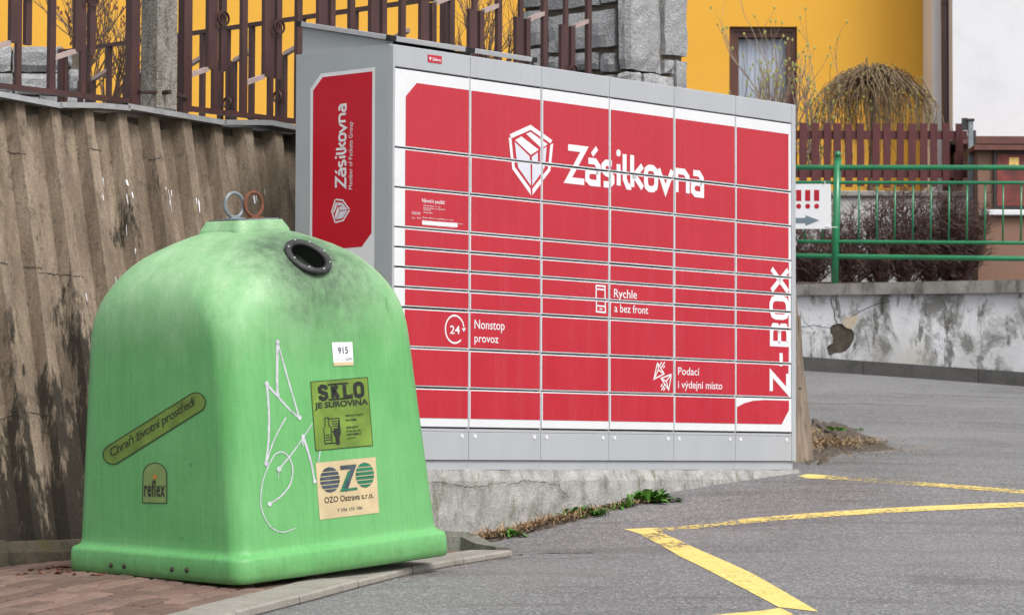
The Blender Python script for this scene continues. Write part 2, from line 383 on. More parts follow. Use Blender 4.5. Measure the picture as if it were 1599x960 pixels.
M['hgrey'] = plain('offwhite_house_render', (.80, .79, .78), .9, .05, 2, spec=.2)
M['hbrown'] = plain('brown_house_plaster', (.225, .135, .10), .9, .09, 1.6, bump=.2, spec=.2)
M['pipe'] = plain('brown_downpipe', (.075, .042, .04), .4, .12, 5)
M['roof'] = plain('red_brown_sheet', (.12, .04, .03), .5, .2, 8)
M['reddoor'] = plain('weathered_red_door', (.17, .03, .025), .6, .35, 6, grime=((.05, .02, .018), 7, .5, .7))
M['black'] = plain('black_paint', (.02, .018, .018), .5, .2)
M['stk'] = plain('yellow_sticker', (.75, .5, .15), .5, .05)
M['picket'] = plain('oxblood_painted_wood', (.078, .013, .015), .65, .25, 7, stretch=(4, 4, .5), grime=((.12, .03, .026), 14, .58, .5))
M['greenp'] = plain('green_enamel', (.012, .185, .075), .3, .16, 5, spec=.6, coat=.3)
M['signw'] = plain('white_sign_board', (.82, .83, .85), .45, .02)
M['signr'] = plain('sign_red', (.45, .008, .022), .5, .05)
M['signg'] = plain('sign_grey', (.17, .22, .26), .5, .05)
M['winframe'] = plain('brown_window_frame', (.085, .028, .016), .4, .25, 5, stretch=(1, 1, .2))
M['curtain'] = plain('pale_curtain', (.50, .53, .58), .9, .05, 3, stretch=(7, 7, .2))
def m_glass():
    k = NT('window_glass'); k.p.inputs['Transmission Weight'].default_value = 1.; k.p.inputs['IOR'].default_value = 1.1
    return k.end((.9, .93, .97), .03)
M['glass'] = m_glass()
def m_plaster():
    k = NT('dirty_white_plaster'); p = k.pos()
    col = k.ramp(k.noise(p, 1.6, 6, .6), [(.3, (.43, .43, .44)), (.6, (.64, .65, .67))])
    a = k.noise(k.mp(p, (1, 1, .7), (2, 0, 4)), 2.6, 8, .72, .5); col = k.mix(k.ramp(a, [(.50, 0.), (.60, .85)]), col, (.14, .135, .12))
    b = k.noise(k.mp(p, (1, 1, .35)), 7, 7, .7); col = k.mix(k.ramp(b, [(.57, 0.), (.63, .8)]), col, (.07, .065, .053))
    c = k.noise(k.mp(p, (1, 1, 1), (5, 5, 5)), 1.1, 4); col = k.mix(k.ramp(c, [(.58, 0.), (.72, .4)]), col, (.40, .36, .26))
    return k.end(col, .92, k.noise(p, 26, 6, .7), .6, .01, spec=.2)
M['plaster'] = m_plaster()
M['bareplaster'] = conc('exposed_brown_rubble', (.065, .055, .043), (.135, .115, .09), (.05, .043, .033), 12, .5, .7, None, 1.)
M['chip'] = plain('cream_bare_render', (.48, .41, .31), .9, .1, 12)
M['crack'] = plain('dark_crack', (.04, .037, .032), .9, .2)
M['lowwall'] = conc('pale_low_wall_render', (.42, .42, .41), (.56, .56, .56), (.2, .19, .17), 2, .55, .4)
M['bark'] = plain('dry_grey_bark', (.21, .165, .125), .9, .4, 14, bump=1., stretch=(1.2, 1.2, .18), grime=((.09, .065, .045), 24, .52, .8))
M['twig_red'] = plain('barberry_twig', (.085, .045, .038), .8, .4, 20)
M['twig'] = plain('olive_twig', (.16, .11, .062), .8, .45, 20)
M['twig_pale'] = plain('pale_bare_twig', (.23, .175, .13), .8, .3, 20)
M['twig_dark'] = plain('brown_bare_twig', (.13, .085, .055), .8, .3, 20)
M['bud'] = plain('green_bud', (.32, .33, .09), .7, .3, 20)
M['straw'] = plain('dry_straw', (.36, .25, .14), .85, .5, 40)
M['soil'] = plain('brown_soil', (.085, .066, .05), .95, .5, 30, bump=1.)
M['leafg'] = plain('fresh_green_leaf', (.07, .20, .022), .5, .4, 25)
M['leafb'] = plain('brown_dead_leaf', (.21, .085, .045), .8, .4, 18)
M['shard'] = plain('pale_glass_shard', (.5, .55, .52), .15, .2)
M['olive'] = plain('olive_sticker_film', (.155, .255, .035), .5, .3, 9, grime=((.10, .14, .04), 16, .55, .6))
M['olive2'] = plain('faded_olive_sticker_film', (.19, .28, .085), .5, .25, 9, grime=((.13, .17, .07), 16, .55, .5))
M['ink'] = plain('black_ink', (.016, .018, .014), .5, .2)
M['ink2'] = plain('grey_ink', (.05, .07, .09), .5, .4, 25)
M['greenink'] = plain('teal_green_ink', (.02, .16, .085), .5, .3, 25)
M['cream'] = plain('yellowed_cream_sticker', (.58, .46, .27), .5, .14, 7, grime=((.40, .30, .16), 10, .55, .5))
M['orange'] = plain('orange_ink', (.6, .2, .02), .5, .1)
M['spray'] = plain('silver_white_spray', (.52, .52, .57), .4, .2, 30)
M['drop'] = plain('bird_dropping_white', (.75, .76, .78), .7, .05)
M['pale_iron'] = plain('sky_lit_brown_iron', (.36, .27, .25), .35, .15, 20)  # bright sky sheen on the slanted bars, painted in as a paler brown
def m_red():
    k = NT('dusty_red_vinyl_film'); p = k.pos(); n = k.noise(p, 3, 5, .6)
    col = k.ramp(n, [(.3, (.425, .007, .022)), (.7, (.465, .010, .027))])
    s_ = k.noise(k.mp(p, (1, 1, .06), (1, 2, 3)), 16, 6, .7); col = k.mix(k.ramp(s_, [(.52, 0.), (.8, .035)]), col, (.62, .42, .40))
    d = k.noise(p, 26, 6, .75); col = k.mix(k.ramp(d, [(.62, 0.), (.8, .12)]), col, (.35, .2, .18))
    return k.end(col, k.ramp(k.ma('ADD', k.ma('MULTIPLY', s_, .6), k.ma('MULTIPLY', n, .4)), [(.35, .16), (.65, .34)]), k.noise(p, 1.6, 2), .05, .05, spec=.8)
M['red'] = m_red()
M['joint'] = plain('dark_joint_sand', (.028, .024, .02), .95, .4, 30)
# ------------------------------------------------------------------ main lines of the place
TH = .8518; AX, AY = -.5633, 14.6; ZB, ZT, LW, LD = -.0015, 1.976, 3.232, .656
du = Vector((math.cos(TH), math.sin(TH), 0)); nb = Vector((-math.sin(TH), math.cos(TH), 0)); UP = Vector((0, 0, 1))
LA = Vector((AX, AY, ZB))
def luv(px, py):                         # sight line -> (u, v) on the locker front
    P_ = on_plane(px, py, LA, nb)-LA; return Vector((P_.dot(du), P_.z))
def lsv(px, py):                         # -> (a, v) on the locker side, a = 0 at the front edge, negative to the back
    P_ = on_plane(px, py, LA, du)-LA; return Vector((-P_.dot(nb), P_.z))
# ------------------------------------------------------------------ terrain (thin-plate through surveyed spots)
CT = []
def ctl(px, py, y): CT.append(tuple(at(px, py, y)))
ctl(400, 934, 12.1); ctl(112, 902, 12.9); ctl(699, 893, 12.9); ctl(0, 906, 13.2)
for q in ((700, 843), (800, 820), (880, 802), (960, 784), (1050, 767), (1150, 751), (1240, 739)): CT.append(tuple(on_plane(q[0], q[1], LA, nb)))
ctl(1255, 577, 29); ctl(1599, 602, 28); ctl(1900, 625, 27.2); ctl(900, 560, 30)
CT += [(0, 0, -1.6), (-4, 5, -1.15), (5, 5, -1.2), (4, 12, -.62), (6, 20, .02), (-8, 14, -.6), (-6, 30, .7), (0, 42, 1.75), (9, 42, 1.5), (-12, 42, 1.6), (12, 10, -.9), (0, -6, -2.1)]
CT = np.array(CT)
def _k(r2): return np.where(r2 > 1e-12, .5*r2*np.log(r2+1e-12), 0)
n_ = len(CT); K_ = np.zeros((n_+3, n_+3)); D2 = ((CT[:, None, :2]-CT[None, :, :2])**2).sum(-1)
K_[:n_, :n_] = _k(D2)+np.eye(n_)*.02; K_[:n_, n_] = 1; K_[:n_, n_+1:] = CT[:, :2]; K_[n_:, :n_] = K_[:n_, n_:].T
SOL = np.linalg.solve(K_, np.concatenate([CT[:, 2], np.zeros(3)]))
def gzs(x, y):
    x = np.clip(np.asarray(x, float), -14, 14); y = np.clip(np.asarray(y, float), -6, 44)
    d2 = (x[..., None]-CT[:, 0])**2+(y[..., None]-CT[:, 1])**2
    return (_k(d2)*SOL[:n_]).sum(-1)+SOL[n_]+SOL[n_+1]*x+SOL[n_+2]*y
def gz(x, y): return float(gzs(np.array([x]), np.array([y]))[0])
def gnd(px, py, dz=0., y0=9., y1=40.):   # where a sight line meets the ground
    ys = np.linspace(y0, y1, 900); d = ray(px, py); k = ys/d.y
    h = d.z*k-gzs(d.x*k, ys)-dz; i = np.where(h[:-1]*h[1:] <= 0)[0]
    if not len(i): return at(px, py, 14)
    i = i[0]; t = h[i]/(h[i]-h[i+1]); y = ys[i]+t*(ys[i+1]-ys[i]); return d*(y/d.y)
def axis(a, b, step, lo, hi, g=1.35):
    m = list(np.arange(a, b+1e-6, step)); s = step
    while m[0] > lo: s *= g; m.insert(0, m[0]-s)
    s = step
    while m[-1] < hi: s *= g; m.append(m[-1]+s)
    return np.array(m)
gx, gy = axis(-3.6, 6.2, .1, -160, 160), axis(9.5, 30, .1, -160, 220)
XX, YY = np.meshgrid(gx, gy); ZZ = gzs(XX, YY)
nz = .006*np.sin(XX*5.1+YY*2.3)*np.sin(YY*4.2-XX*1.7)
ZZ = ZZ+nz*0
V = list(zip(XX.ravel(), YY.ravel(), ZZ.ravel())); nx_ = len(gx)
Fc = [[j*nx_+i, j*nx_+i+1, (j+1)*nx_+i+1, (j+1)*nx_+i] for j in range(len(gy)-1) for i in range(nx_-1)]
road = tag(obj('road', (V, Fc), M['asphalt'], smooth=True), kind='structure')
# painted zigzag line
def marking(pts, width_px=None, wear=None):
    """quad strip on the ground between two sight-line edges: pts = [(pxL,pyL,pxR,pyR,wear)...]"""
    V, Fc, W_ = [], [], []
    P_ = []
    for (a, b, c, d, e) in pts: P_.append((gnd(a, b), gnd(c, d), e))
    for i in range(len(P_)-1):
        A0, B0, e0 = P_[i]; A1, B1, e1 = P_[i+1]; n = max(2, int((A1-A0).length/.08))
        for k in range(n+(1 if i == len(P_)-2 else 0)):
            t = k/n; a = A0.lerp(A1, t); b = B0.lerp(B1, t); e = e0+(e1-e0)*t
            for m in range(5):
                q = a.lerp(b, m/4); V.append((q.x, q.y, gz(q.x, q.y)+.0022)); W_.append(e)
    r = len(V)//5
    for i in range(r-1):
        for m in range(4): Fc.append([i*5+m, i*5+m+1, (i+1)*5+m+1, (i+1)*5+m])
    o = obj('painted_line', (V, Fc), M['paint'], road, smooth=True)
    at_ = o.data.attributes.new('wear', 'FLOAT', 'POINT'); at_.data.foreach_set('value', W_)
    return o
marking([(974, 826, 1002, 834, 0.), (1010, 824.6, 1030, 831.5, .05), (1022, 824.2, 1026, 830.5, .3), (1060, 821.5, 1062, 827.5, .5), (1110, 816, 1112, 823, .46), (1180, 808.5, 1182, 815.5, .38), (1260, 801.5, 1262, 809, .28), (1400, 792.5, 1402, 800, .2), (1599, 784, 1600, 791.5, .15), (1720, 779, 1721, 786, .15)])
marking([(1001, 834.8, 1031, 830.5, .34), (1032, 851, 1064, 845, .26), (1062, 869, 1098, 861, .05), (1130, 903, 1170, 893, .12), (1216, 948, 1278, 955, .05)])
marking([(1240, 959.5, 1217.5, 949, 0.), (1200, 962, 1190, 953.5, 0.), (1140, 968, 1130, 958.6, 0.), (1000, 981, 990, 972, .1), (800, 1000, 790, 990, .1)])
marking([(1246, 743.2, 1262, 740.2, .05), (1262, 747, 1284, 741.5, 0.), (1290, 748, 1294, 742.6, .4), (1340, 751.3, 1343, 745.6, .46), (1420, 757, 1423, 751.5, .36), (1500, 763, 1502, 757.5, .3), (1610, 772, 1611, 766, .2), (1720, 780, 1721, 774, .2)])
for c in ([(1255, 629), (1300, 631), (1345, 630), (1380, 633), (1420, 632.5), (1456, 634)], [(802, 866), (840, 864.5), (885, 863), (930, 863.5)], [(1100, 700), (1180, 707), (1235, 716)]):
    q = [gnd(*p) for p in c]; pts = []
    for i in range(len(q)-1):
        for k_ in range(6): v = q[i].lerp(q[i+1], k_/6); pts.append((v.x+random.gauss(0, .012), v.y+random.gauss(0, .015)))
    P_ = stroke(pts, [random.uniform(.006, .03) for _ in pts]); V = [(p.x, p.y, gz(p.x, p.y)+.002) for f_ in P_ for p in f_]
    obj('crack', (V, [[4*i, 4*i+1, 4*i+2, 4*i+3] for i in range(len(P_))]), M['crack'], road)
# ------------------------------------------------------------------ pavement: edging slabs, pavers
K1, K2 = gnd(440, 951), gnd(802, 868.5); kd = (K2-K1); kd.z = 0; kd.normalize(); kn = Vector((-kd.y, kd.x, 0))
def kp(s, t, dz=0.): q = K1+kd*s+kn*t; return Vector((q.x, q.y, gz(q.x, q.y)+dz))
bed = MB(); ss = np.linspace(-3.2, (K2-K1).length-.02, 40)
for i in range(39):
    t0, t1 = 0., 2.4
    for j in range(12):
        a, b = t0+(t1-t0)*j/12, t0+(t1-t0)*(j+1)/12
        bed.add(([kp(ss[i], a, .006), kp(ss[i+1], a, .006), kp(ss[i+1], b, .006), kp(ss[i], b, .006)], [[0, 1, 2, 3]]))
pavement = tag(obj('pavement', bed.vf, M['joint']), kind='structure')
def slab(s0, s1, t0, t1, h, mat, name, j=.004, ch=.006, dz=None):
    dz = dz or [0]*4
    low = [kp(s0+j, t0+j, -.03), kp(s1-j, t0+j, -.03), kp(s1-j, t1-j, -.03), kp(s0+j, t1-j, -.03)]
    mid = [kp(s0+j, t0+j, h-ch+dz[0]), kp(s1-j, t0+j, h-ch+dz[1]), kp(s1-j, t1-j, h-ch+dz[2]), kp(s0+j, t1-j, h-ch+dz[3])]
    q = j+ch; tp = [kp(s0+q, t0+q, h+dz[0]), kp(s1-q, t0+q, h+dz[1]), kp(s1-q, t1-q, h+dz[2]), kp(s0+q, t1-q, h+dz[3])]
    Fc = [[8, 9, 10, 11]]
    for a in range(4):
        b = (a+1) % 4; Fc += [[a, b, 4+b, 4+a], [4+a, 4+b, 8+b, 8+a]]
    return obj(name, (low+mid+tp, Fc), mat, pavement)
KL = (K2-K1).length
s = KL
for L in (.52, .50, .5, .5, .5, .5):
    if s < -2: break
    slab(s-L, s, 0, .22, .034+random.uniform(-.004, .004), M['slab'], 'edging_slab', .005, .008); s -= L
row = 0; t = .225; npv = 0
while t < 2.35:
    s = -3.1+(row % 2)*.1+random.uniform(-.01, .01)
    while s < KL-.1:
        x, y = to_px(kp(s+.1, t+.05))
        hid = 190 < x < 640 and y < 885-abs(x-400)*.06
        if -40 < x < 760 and y < 985 and y > 850 and not hid and npv < 300:
            e = random.uniform(-.003, .003); slab(s, s+.2, t, t+.1, .031+e, M['paver'], 'paver', .0075, .007, [random.uniform(-.0015, .0015) for _ in range(4)]); npv += 1
        s += .2
    t += .1; row += 1
# tapering end kerb beside the bin
kb = MB(); pr = []
for i, (px, py, h, wd) in enumerate(((640, 868, .10, .12), (698, 862.5, .10, .12), (735, 861, .09, .12), (752, 861, .075, .12), (775, 863.5, .045, .11), (798, 866, .034, .07))):
    g = gnd(px, py); pr.append([g+Vector((0, 0, -.05)), g+Vector((0, 0, h*.75)), g+kn*.02+Vector((0, 0, h)), g+kn*wd+Vector((0, 0, h)), g+kn*(wd+.01)+Vector((0, 0, -.05))])
V = [p for q in pr for p in q]; Fc = [[i*5+j, (i+1)*5+j, (i+1)*5+j+1, i*5+j+1] for i in range(len(pr)-1) for j in range(4)]+[[0, 1, 2, 3, 4], [(len(pr)-1)*5+j for j in range(4, -1, -1)]]
tag(obj('end_kerb', (V, Fc), M['kerb_moss']), 'low mossy concrete kerb stone tapering off beside the green bin', 'kerb')
# ------------------------------------------------------------------ corrugated retaining wall on the left
WY1 = 15.75; WT = at(465, 198, WY1).z
P1 = at(465, 198, WY1); P0 = atz(0, 143, WT)
wd_ = (P1-P0); wd_.z = 0; wd_.normalize(); wnrm = Vector((wd_.y, -wd_.x, 0)); BAT = .21
def wl(px):                               # distance along the wall line of a sight column (at its top)
    n = Vector((-wd_.y, wd_.x, 0)); q = on_plane(px, 170, P1, n); return (q-P1).dot(wd_)
wroot = empty('retaining_wall', Matrix.Translation(P1+Vector((0, 0, -WT-.5))), 'battered corrugated concrete retaining wall, tan with black algae streaks, behind the green bin', 'wall')
pitch = (wl(1435/3.3104)-wl(275/3.3104))/7
WB_ = -.36                                # top of the wall's rough base
prof = [(0, 0), (.27, 0), (.29, -.07), (.90, -.07), (1.0, 0)]
zs = np.linspace(WB_-.1, WT-.03, 34); ribms = []; m_ = len(prof)
for vi in range(4):                       # cast ribs with worn, chipped arrises
    V, rv_ = [], np.random.RandomState(20+vi); nzv = len(zs)
    jit = rv_.normal(0, .0016, (nzv, 2)); chip = (rv_.rand(nzv, 2) < .10)*rv_.uniform(.004, .012, (nzv, 2))
    for zi, z in enumerate(zs):
        off = (WT-z)*BAT
        for pi_, (a, b) in enumerate(prof):
            e = -(abs(jit[zi, 0])+chip[zi, 0]) if pi_ == 1 else 0; f_ = jit[zi, 1]*.6 if pi_ in (1, 2) else 0
            q = wd_*(a*pitch+e)+wnrm*(off+b-.03+f_); V.append((q.x, q.y, z-WT))
    Fc = [[i*m_+j, i*m_+j+1, (i+1)*m_+j+1, (i+1)*m_+j] for i in range(nzv-1) for j in range(m_-1)]
    ribm = bpy.data.meshes.new('rib'); ribm.from_pydata(V, [], Fc); ribm.materials.append(M['rib']); ribms.append(ribm)
t0 = wl(275/3.3104); ribs = []
for i in range(-3, 15):
    o = P1+wd_*(t0+i*pitch)
    ribs.append(inst('rib', ribms[(i*7+3) % 4], wroot, MW[wroot.name].inverted() @ Matrix.Translation(o)))
# crumbling base strip
V = []; n = 40; T0, T1 = t0-4*pitch, 2.2
rr = np.random.RandomState(3)
for i in range(n+1):
    q = P1+wd_*(T0+(T1-T0)*i/n); off = (WT-WB_)*BAT; e = rr.uniform(-.02, .02, 3)
    for (dn, dz) in ((.0, WB_-.01), (.05+e[0], WB_+e[1]*.7), (.085+e[2], WB_-.06), (.11+e[0], -.72)):
        p = q+wnrm*(off+dn-.03); V.append((p.x, p.y, dz))
obj('wall_base', (V, [[i*4+j, (i+1)*4+j, (i+1)*4+j+1, i*4+j+1] for i in range(n) for j in range(3)]), M['ribfoot'], wroot, True)
# backing block and earth behind the wall
q0, q1 = P1+wd_*T0, P1+wd_*3.6
V = [p+nv*a+Vector((0, 0, z-p.z)) for p in (q0, q1) for nv, a, z in ((-wnrm, .09, WT-.04), (-wnrm, .30, WT-.04), (-wnrm, .30, -.7), (wnrm, .30, -.7))]
obj('wall_core', (V, [[0, 1, 5, 4], [1, 2, 6, 5], [3, 0, 4, 7], [0, 3, 2, 1], [4, 5, 6, 7]]), M['ribfoot'], wroot, True)
# bent zinc flashing, four lengths
caps = [[(-60, 133), (0, 144), (93, 161.5)], [(90, 160.5), (150, 161.5), (200, 165.5)], [(196, 163), (350, 189.5)], [(347, 189), (420, 189.5), (470, 199.5)], [(467, 199), (640, 222), (800, 240)]]
for ci, c in enumerate(caps):
    V, Fc = [], []
    for (px, py) in c:
        t_ = wl(px); q = P1+wd_*t_; pz = on_plane(px, py, P1, Vector((-wd_.y, wd_.x, 0))).z+ci*.0015
        for dn, dz in ((.10, -.026), (.10, 0), (-.30, .03), (-.30, .0), (.085, -.026)):
            p = q+wnrm*(dn-.08); V.append((p.x, p.y, pz+dz))
    for i in range(len(c)-1):
        for j in range(5): Fc.append([i*5+j, (i+1)*5+j, (i+1)*5+(j+1) % 5, i*5+(j+1) % 5])
    obj('zinc_flashing', (V, Fc), M['tin'], wroot, True)
# bird droppings on the ribs
bv, bf = [], []
for r in ribs:
    n0 = len(bv); mw = MW[r.name]; bv += [mw @ v.co for v in r.data.vertices]; bf += [[i+n0 for i in p.vertices] for p in r.data.polygons]
BVW = BVHTree.FromPolygons(bv, bf)
def hit(B_, px, py, off=.002):
    d = ray(px, py).normalized(); h = B_.ray_cast(Vector((0, 0, 0)), d)
    if h[0] is None: return None
    n = h[1] if h[1].dot(d) < 0 else -h[1]
    return h[0]+n*off
def decal_strip(B_, polys, off=.002):
    V, Fc = [], []
    for q in polys:
        P_ = [hit(B_, p[0], p[1], off) for p in q]
        if any(p is None for p in P_): continue
        n0 = len(V); V += P_; Fc.append([n0+i for i in range(len(P_))])
    return V, Fc
dr = []
for (x0, y0, x1, y1, w0) in ((529, 255, 536, 305, 7), (528, 345, 534, 375, 5), (652, 265, 662, 300, 8), (655, 340, 664, 395, 9), (680, 330, 687, 365, 7), (655, 500, 658, 560, 4), (700, 620, 702, 655, 5), (868, 320, 886, 435, 8), (855, 305, 858, 322, 4), (883, 320, 886, 355, 5), (1012, 360, 1016, 395, 5), (1025, 370, 1031, 440, 7), (1312, 350, 1318, 392, 5), (1322, 345, 1326, 380, 4), (1366, 315, 1368, 345, 4), (595, 770, 598, 810, 5), (440, 850, 450, 895, 5)):
    y_ = lambda t: 200+(y0+(y1-y0)*t)/3.3104; x_ = lambda t: (x0+(x1-x0)*t)/3.3104
    dr += stroke([(x_(t/4), y_(t/4)) for t in range(5)], [w0/3.3104*v for v in (.3, 1, .7, .8, .25)])
cj = []
for (x0, y0, x1, y1) in ((10, 238, 40, 241), (37, 417, 66, 419), (60, 426, 130, 432), (0, 410, 12, 413), (140, 232, 158, 236), (15, 640, 108, 652), (0, 655, 40, 640), (232, 250, 250, 247)):
    n_c = 14; cj += stroke([(x0+(x1-x0)*i/n_c, y0+(y1-y0)*i/n_c+random.uniform(-1.2, 1.2)) for i in range(n_c+1)], [random.uniform(.6, 1.7) for _ in range(n_c+1)])
obj('casting_cracks', decal_strip(BVW, cj, .0022), M['crack'], wroot, True)
obj('bird_droppings', decal_strip(BVW, dr, .003), M['drop'], wroot, True)
# ------------------------------------------------------------------ iron fence on the wall
FN = Vector((-wd_.y, wd_.x, 0)); FP = P1-wnrm*.10
def fl(px): return (on_plane(px, 100, FP, FN)-FP).dot(wd_)
ZC = on_plane(344, 30, FP, FN).z; HB = ZC-on_plane(344, 172, FP, FN).z; HS = ZC-on_plane(344, 111, FP, FN).z
barw, bard = .037, .024
def bar_mesh(name, w_, h_, d_):
    m = bpy.data.meshes.new(name); b = box(-w_/2, w_/2, -d_/2, d_/2, -h_/2, h_/2); m.from_pydata(b[0], [], b[1]); m.materials.append(M['brown']); return m
BM = {'full': bar_mesh('bar', barw, 2*HB, bard), 'short': bar_mesh('short_bar', barw, 2*HS, bard), 'mid': bar_mesh('bar', barw*.82, 2*HB, bard*.8), 'end': bar_mesh('end_bar', .055, 2*HB+.06, .045)}
rm = bpy.data.meshes.new('ring'); tv = torus(.036, .0045, 26, 6); rv = xf(([Vector((v.x, v.y, v.z*1.7)) for v in tv[0]], tv[1]), Matrix.Rotation(math.pi/2, 4, 'X')); rm.from_pydata([tuple(v) for v in rv[0]], [], rv[1]); rm.materials.append(M['brown'])
def fence_panel(base, ang, ends, mods, L, zc, label, group):
    R_ = Matrix.Rotation(ang, 4, 'Z'); root = empty('iron_fence_panel', Matrix.Translation(base) @ R_, label, 'fence', group); z = zc-base.z
    def put(name, me, x, dz=0., dy=0.): inst(name, me, root, Matrix.Translation((x, dy, z+dz)))
    for e in ends: put('end_bar', BM['end'], e)
    for a, b in ((-HB-.012, 'bottom'), (HB+.012, 'top')):
        obj('rail', box(L[0], L[1], -.018, .018, z+a-.012, z+a+.012), M['brown'], root)
    for (x0, x1, full) in mods:
        p = x1-x0
        if full: put('bar', BM['full'], x0)
        xs, xc, xr = x0+.385*p, x0+.505*p, x0+.635*p
        put('bar', BM['mid'], xc, 0, .008); put('short_bar', BM['short'], xs, 0, -.006); put('short_bar', BM['short'], xr, 0, .004)
        put('ring', rm, (xc+xr)/2+.004, 0, -.026)
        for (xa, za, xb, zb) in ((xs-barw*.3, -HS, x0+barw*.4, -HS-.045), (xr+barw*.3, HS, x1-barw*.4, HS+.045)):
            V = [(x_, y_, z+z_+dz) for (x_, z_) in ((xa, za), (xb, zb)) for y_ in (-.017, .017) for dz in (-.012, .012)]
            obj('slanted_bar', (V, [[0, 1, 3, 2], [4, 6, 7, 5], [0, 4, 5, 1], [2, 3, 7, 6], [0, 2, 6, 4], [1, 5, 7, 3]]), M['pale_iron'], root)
    return root
ang = math.atan2(wd_.y, wd_.x)
b0 = Vector((FP.x, FP.y, WT))
pm = (fl(918.5)-fl(380))/7
xL = fl(80); pl = fl(178.5)-xL
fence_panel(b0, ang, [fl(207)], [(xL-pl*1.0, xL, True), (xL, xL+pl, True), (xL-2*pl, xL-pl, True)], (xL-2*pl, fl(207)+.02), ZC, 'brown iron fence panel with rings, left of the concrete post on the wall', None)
e0 = fl(289); x380 = fl(380)
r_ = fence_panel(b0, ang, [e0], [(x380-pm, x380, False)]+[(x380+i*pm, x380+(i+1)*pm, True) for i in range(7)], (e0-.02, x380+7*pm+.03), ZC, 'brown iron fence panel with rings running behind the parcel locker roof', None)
inst('bar', BM['full'], r_, Matrix.Translation((x380+7*pm, 0, ZC-b0.z)))
# return fence behind
ztop = ZC+HB+.012
Q0, Q1 = atz(101, 81, ztop), atz(640, 4, ztop); qd = Q1-Q0; qd.z = 0; QL = qd.length; qa = math.atan2(qd.y, qd.x)
nm = 7
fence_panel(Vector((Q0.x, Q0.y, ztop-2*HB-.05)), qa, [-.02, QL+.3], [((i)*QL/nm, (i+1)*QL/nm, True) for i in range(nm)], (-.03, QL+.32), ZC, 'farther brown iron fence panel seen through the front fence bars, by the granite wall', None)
# concrete post between the panels
pc = P1+wd_*((fl(207)+e0)/2)-wnrm*.10
pr_ = empty('concrete_post', Matrix.Translation((pc.x, pc.y, WT)) @ Matrix.Rotation(ang+.02, 4, 'Z'), 'weathered grey concrete post standing between two brown iron fence panels', 'post')
obj('shaft', box(-.068, .068, -.065, .065, .012, 1.35, .008), M['post'], pr_)
for sx in (-1, 1): obj('bracket', xf(tube([(sx*.06, -.05, .095), (sx*.16, -.03, .09)], .011, 8), Matrix.Identity(4)), M['rustdark'], pr_)
for zz in (.095,): obj('bolt', tube([(-.03, -.11, zz), (-.03, -.06, zz)], .012, 8), M['rustdark'], pr_)
# ------------------------------------------------------------------ granite masonry
def stone_mesh(w_, h_, d_, seed, nx=5, nz=5, wrap=False):
    r = random.Random(seed); V, Fc = [], []
    for j in range(nz+1):
        for i in range(nx+1):
            a, b = i/nx, j/nz; edge = min(a, 1-a, b, 1-b)
            dep = -d_*(.55+.45*min(1, edge*4)**.5)*(1 if edge > 0 else .6)+r.uniform(-.006, .006)
            V.append(((a-.5)*w_+(r.uniform(-.005, .005)), dep, (b-.5)*h_+r.uniform(-.005, .005)))
    n0 = len(V); k = nx+1
    for j in range(nz):
        for i in range(nx): Fc.append([j*k+i, j*k+i+1, (j+1)*k+i+1, (j+1)*k+i])
    ring = [i for i in range(k)]+[j*k+nx for j in range(1, nz+1)]+[nz*k+i for i in range(nx-1, -1, -1)]+[j*k for j in range(nz-1, 0, -1)]
    for q in ring: v = V[q]; V.append((v[0], .04, v[2]))
    for a in range(len(ring)): b = (a+1) % len(ring); Fc.append([ring[b], ring[a], n0+a, n0+b])
    return V, Fc
GC = at(985, 60, 18.9)                    # pillar corner
gl, gr = nb.copy(), du.copy()             # left face runs back-left, right face runs back-right
def gface(px, py, d): n = Vector((-d.y, d.x, 0)); return on_plane(px, py, GC, n)-GC
groot = empty('granite_pillar', Matrix.Translation((GC.x, GC.y, 1.2)), 'grey rough granite masonry pillar behind the right end of the iron fence', 'pillar')
# mortar core
lw_, rw_ = gface(815, 60, gl).dot(gl), gface(1072, 60, gr).dot(gr)
c_ = GC+gl*.03+gr*.03; V = []
for z in (1.0, 3.6):
    for q in (c_, c_+gr*(rw_-.045), c_+gr*(rw_-.045)+gl*(lw_-.03), c_+gl*(lw_-.03)): V.append((q.x, q.y, z))
obj('mortar_core', (V, [[0, 1, 5, 4], [1, 2, 6, 5], [2, 3, 7, 6], [3, 0, 4, 7], [4, 5, 6, 7], [3, 2, 1, 0]]), M['mortar'], groot, True)
def stones(lst, d, left, seed):
    for i, (x0, y0, x1, y1) in enumerate(lst):
        a, b = gface(x0, (y0+y1)/2, d), gface(x1, (y0+y1)/2, d); sa, sb = sorted((a.dot(d), b.dot(d)))
        z0, z1 = gface((x0+x1)/2, y1, d).z, gface((x0+x1)/2, y0, d).z; c = GC+d*((sa+sb)/2)+Vector((0, 0, (z0+z1)/2))
        out = (-gr if left else -gl); ax = out.cross(UP)*-1
        Mx = frame(c, UP.cross(-out)*-1, -out, UP)
        vf = stone_mesh(sb-sa-.006, z1-z0-.006, .022, seed+i, max(3, int((sb-sa)/.06)), max(3, int((z1-z0)/.06)))
        obj('stone', xf(vf, Mx), M['granite'], groot, True)
stones([(815, -45, 853, 12), (857, -45, 936, 13), (939, -45, 962, 5), (815, 17, 853, 72), (857, 20, 961, 78), (815, 77, 853, 122), (857, 85, 934, 112), (938, 83, 961, 113), (857, 117, 905, 150), (908, 118, 960, 150)], gl, True, 10)
stones([(1037, -45, 1072, 88), (1037, 93, 1052, 116), (1055, 95, 1072, 150), (1004, 117, 1051, 150)], gr, False, 40)
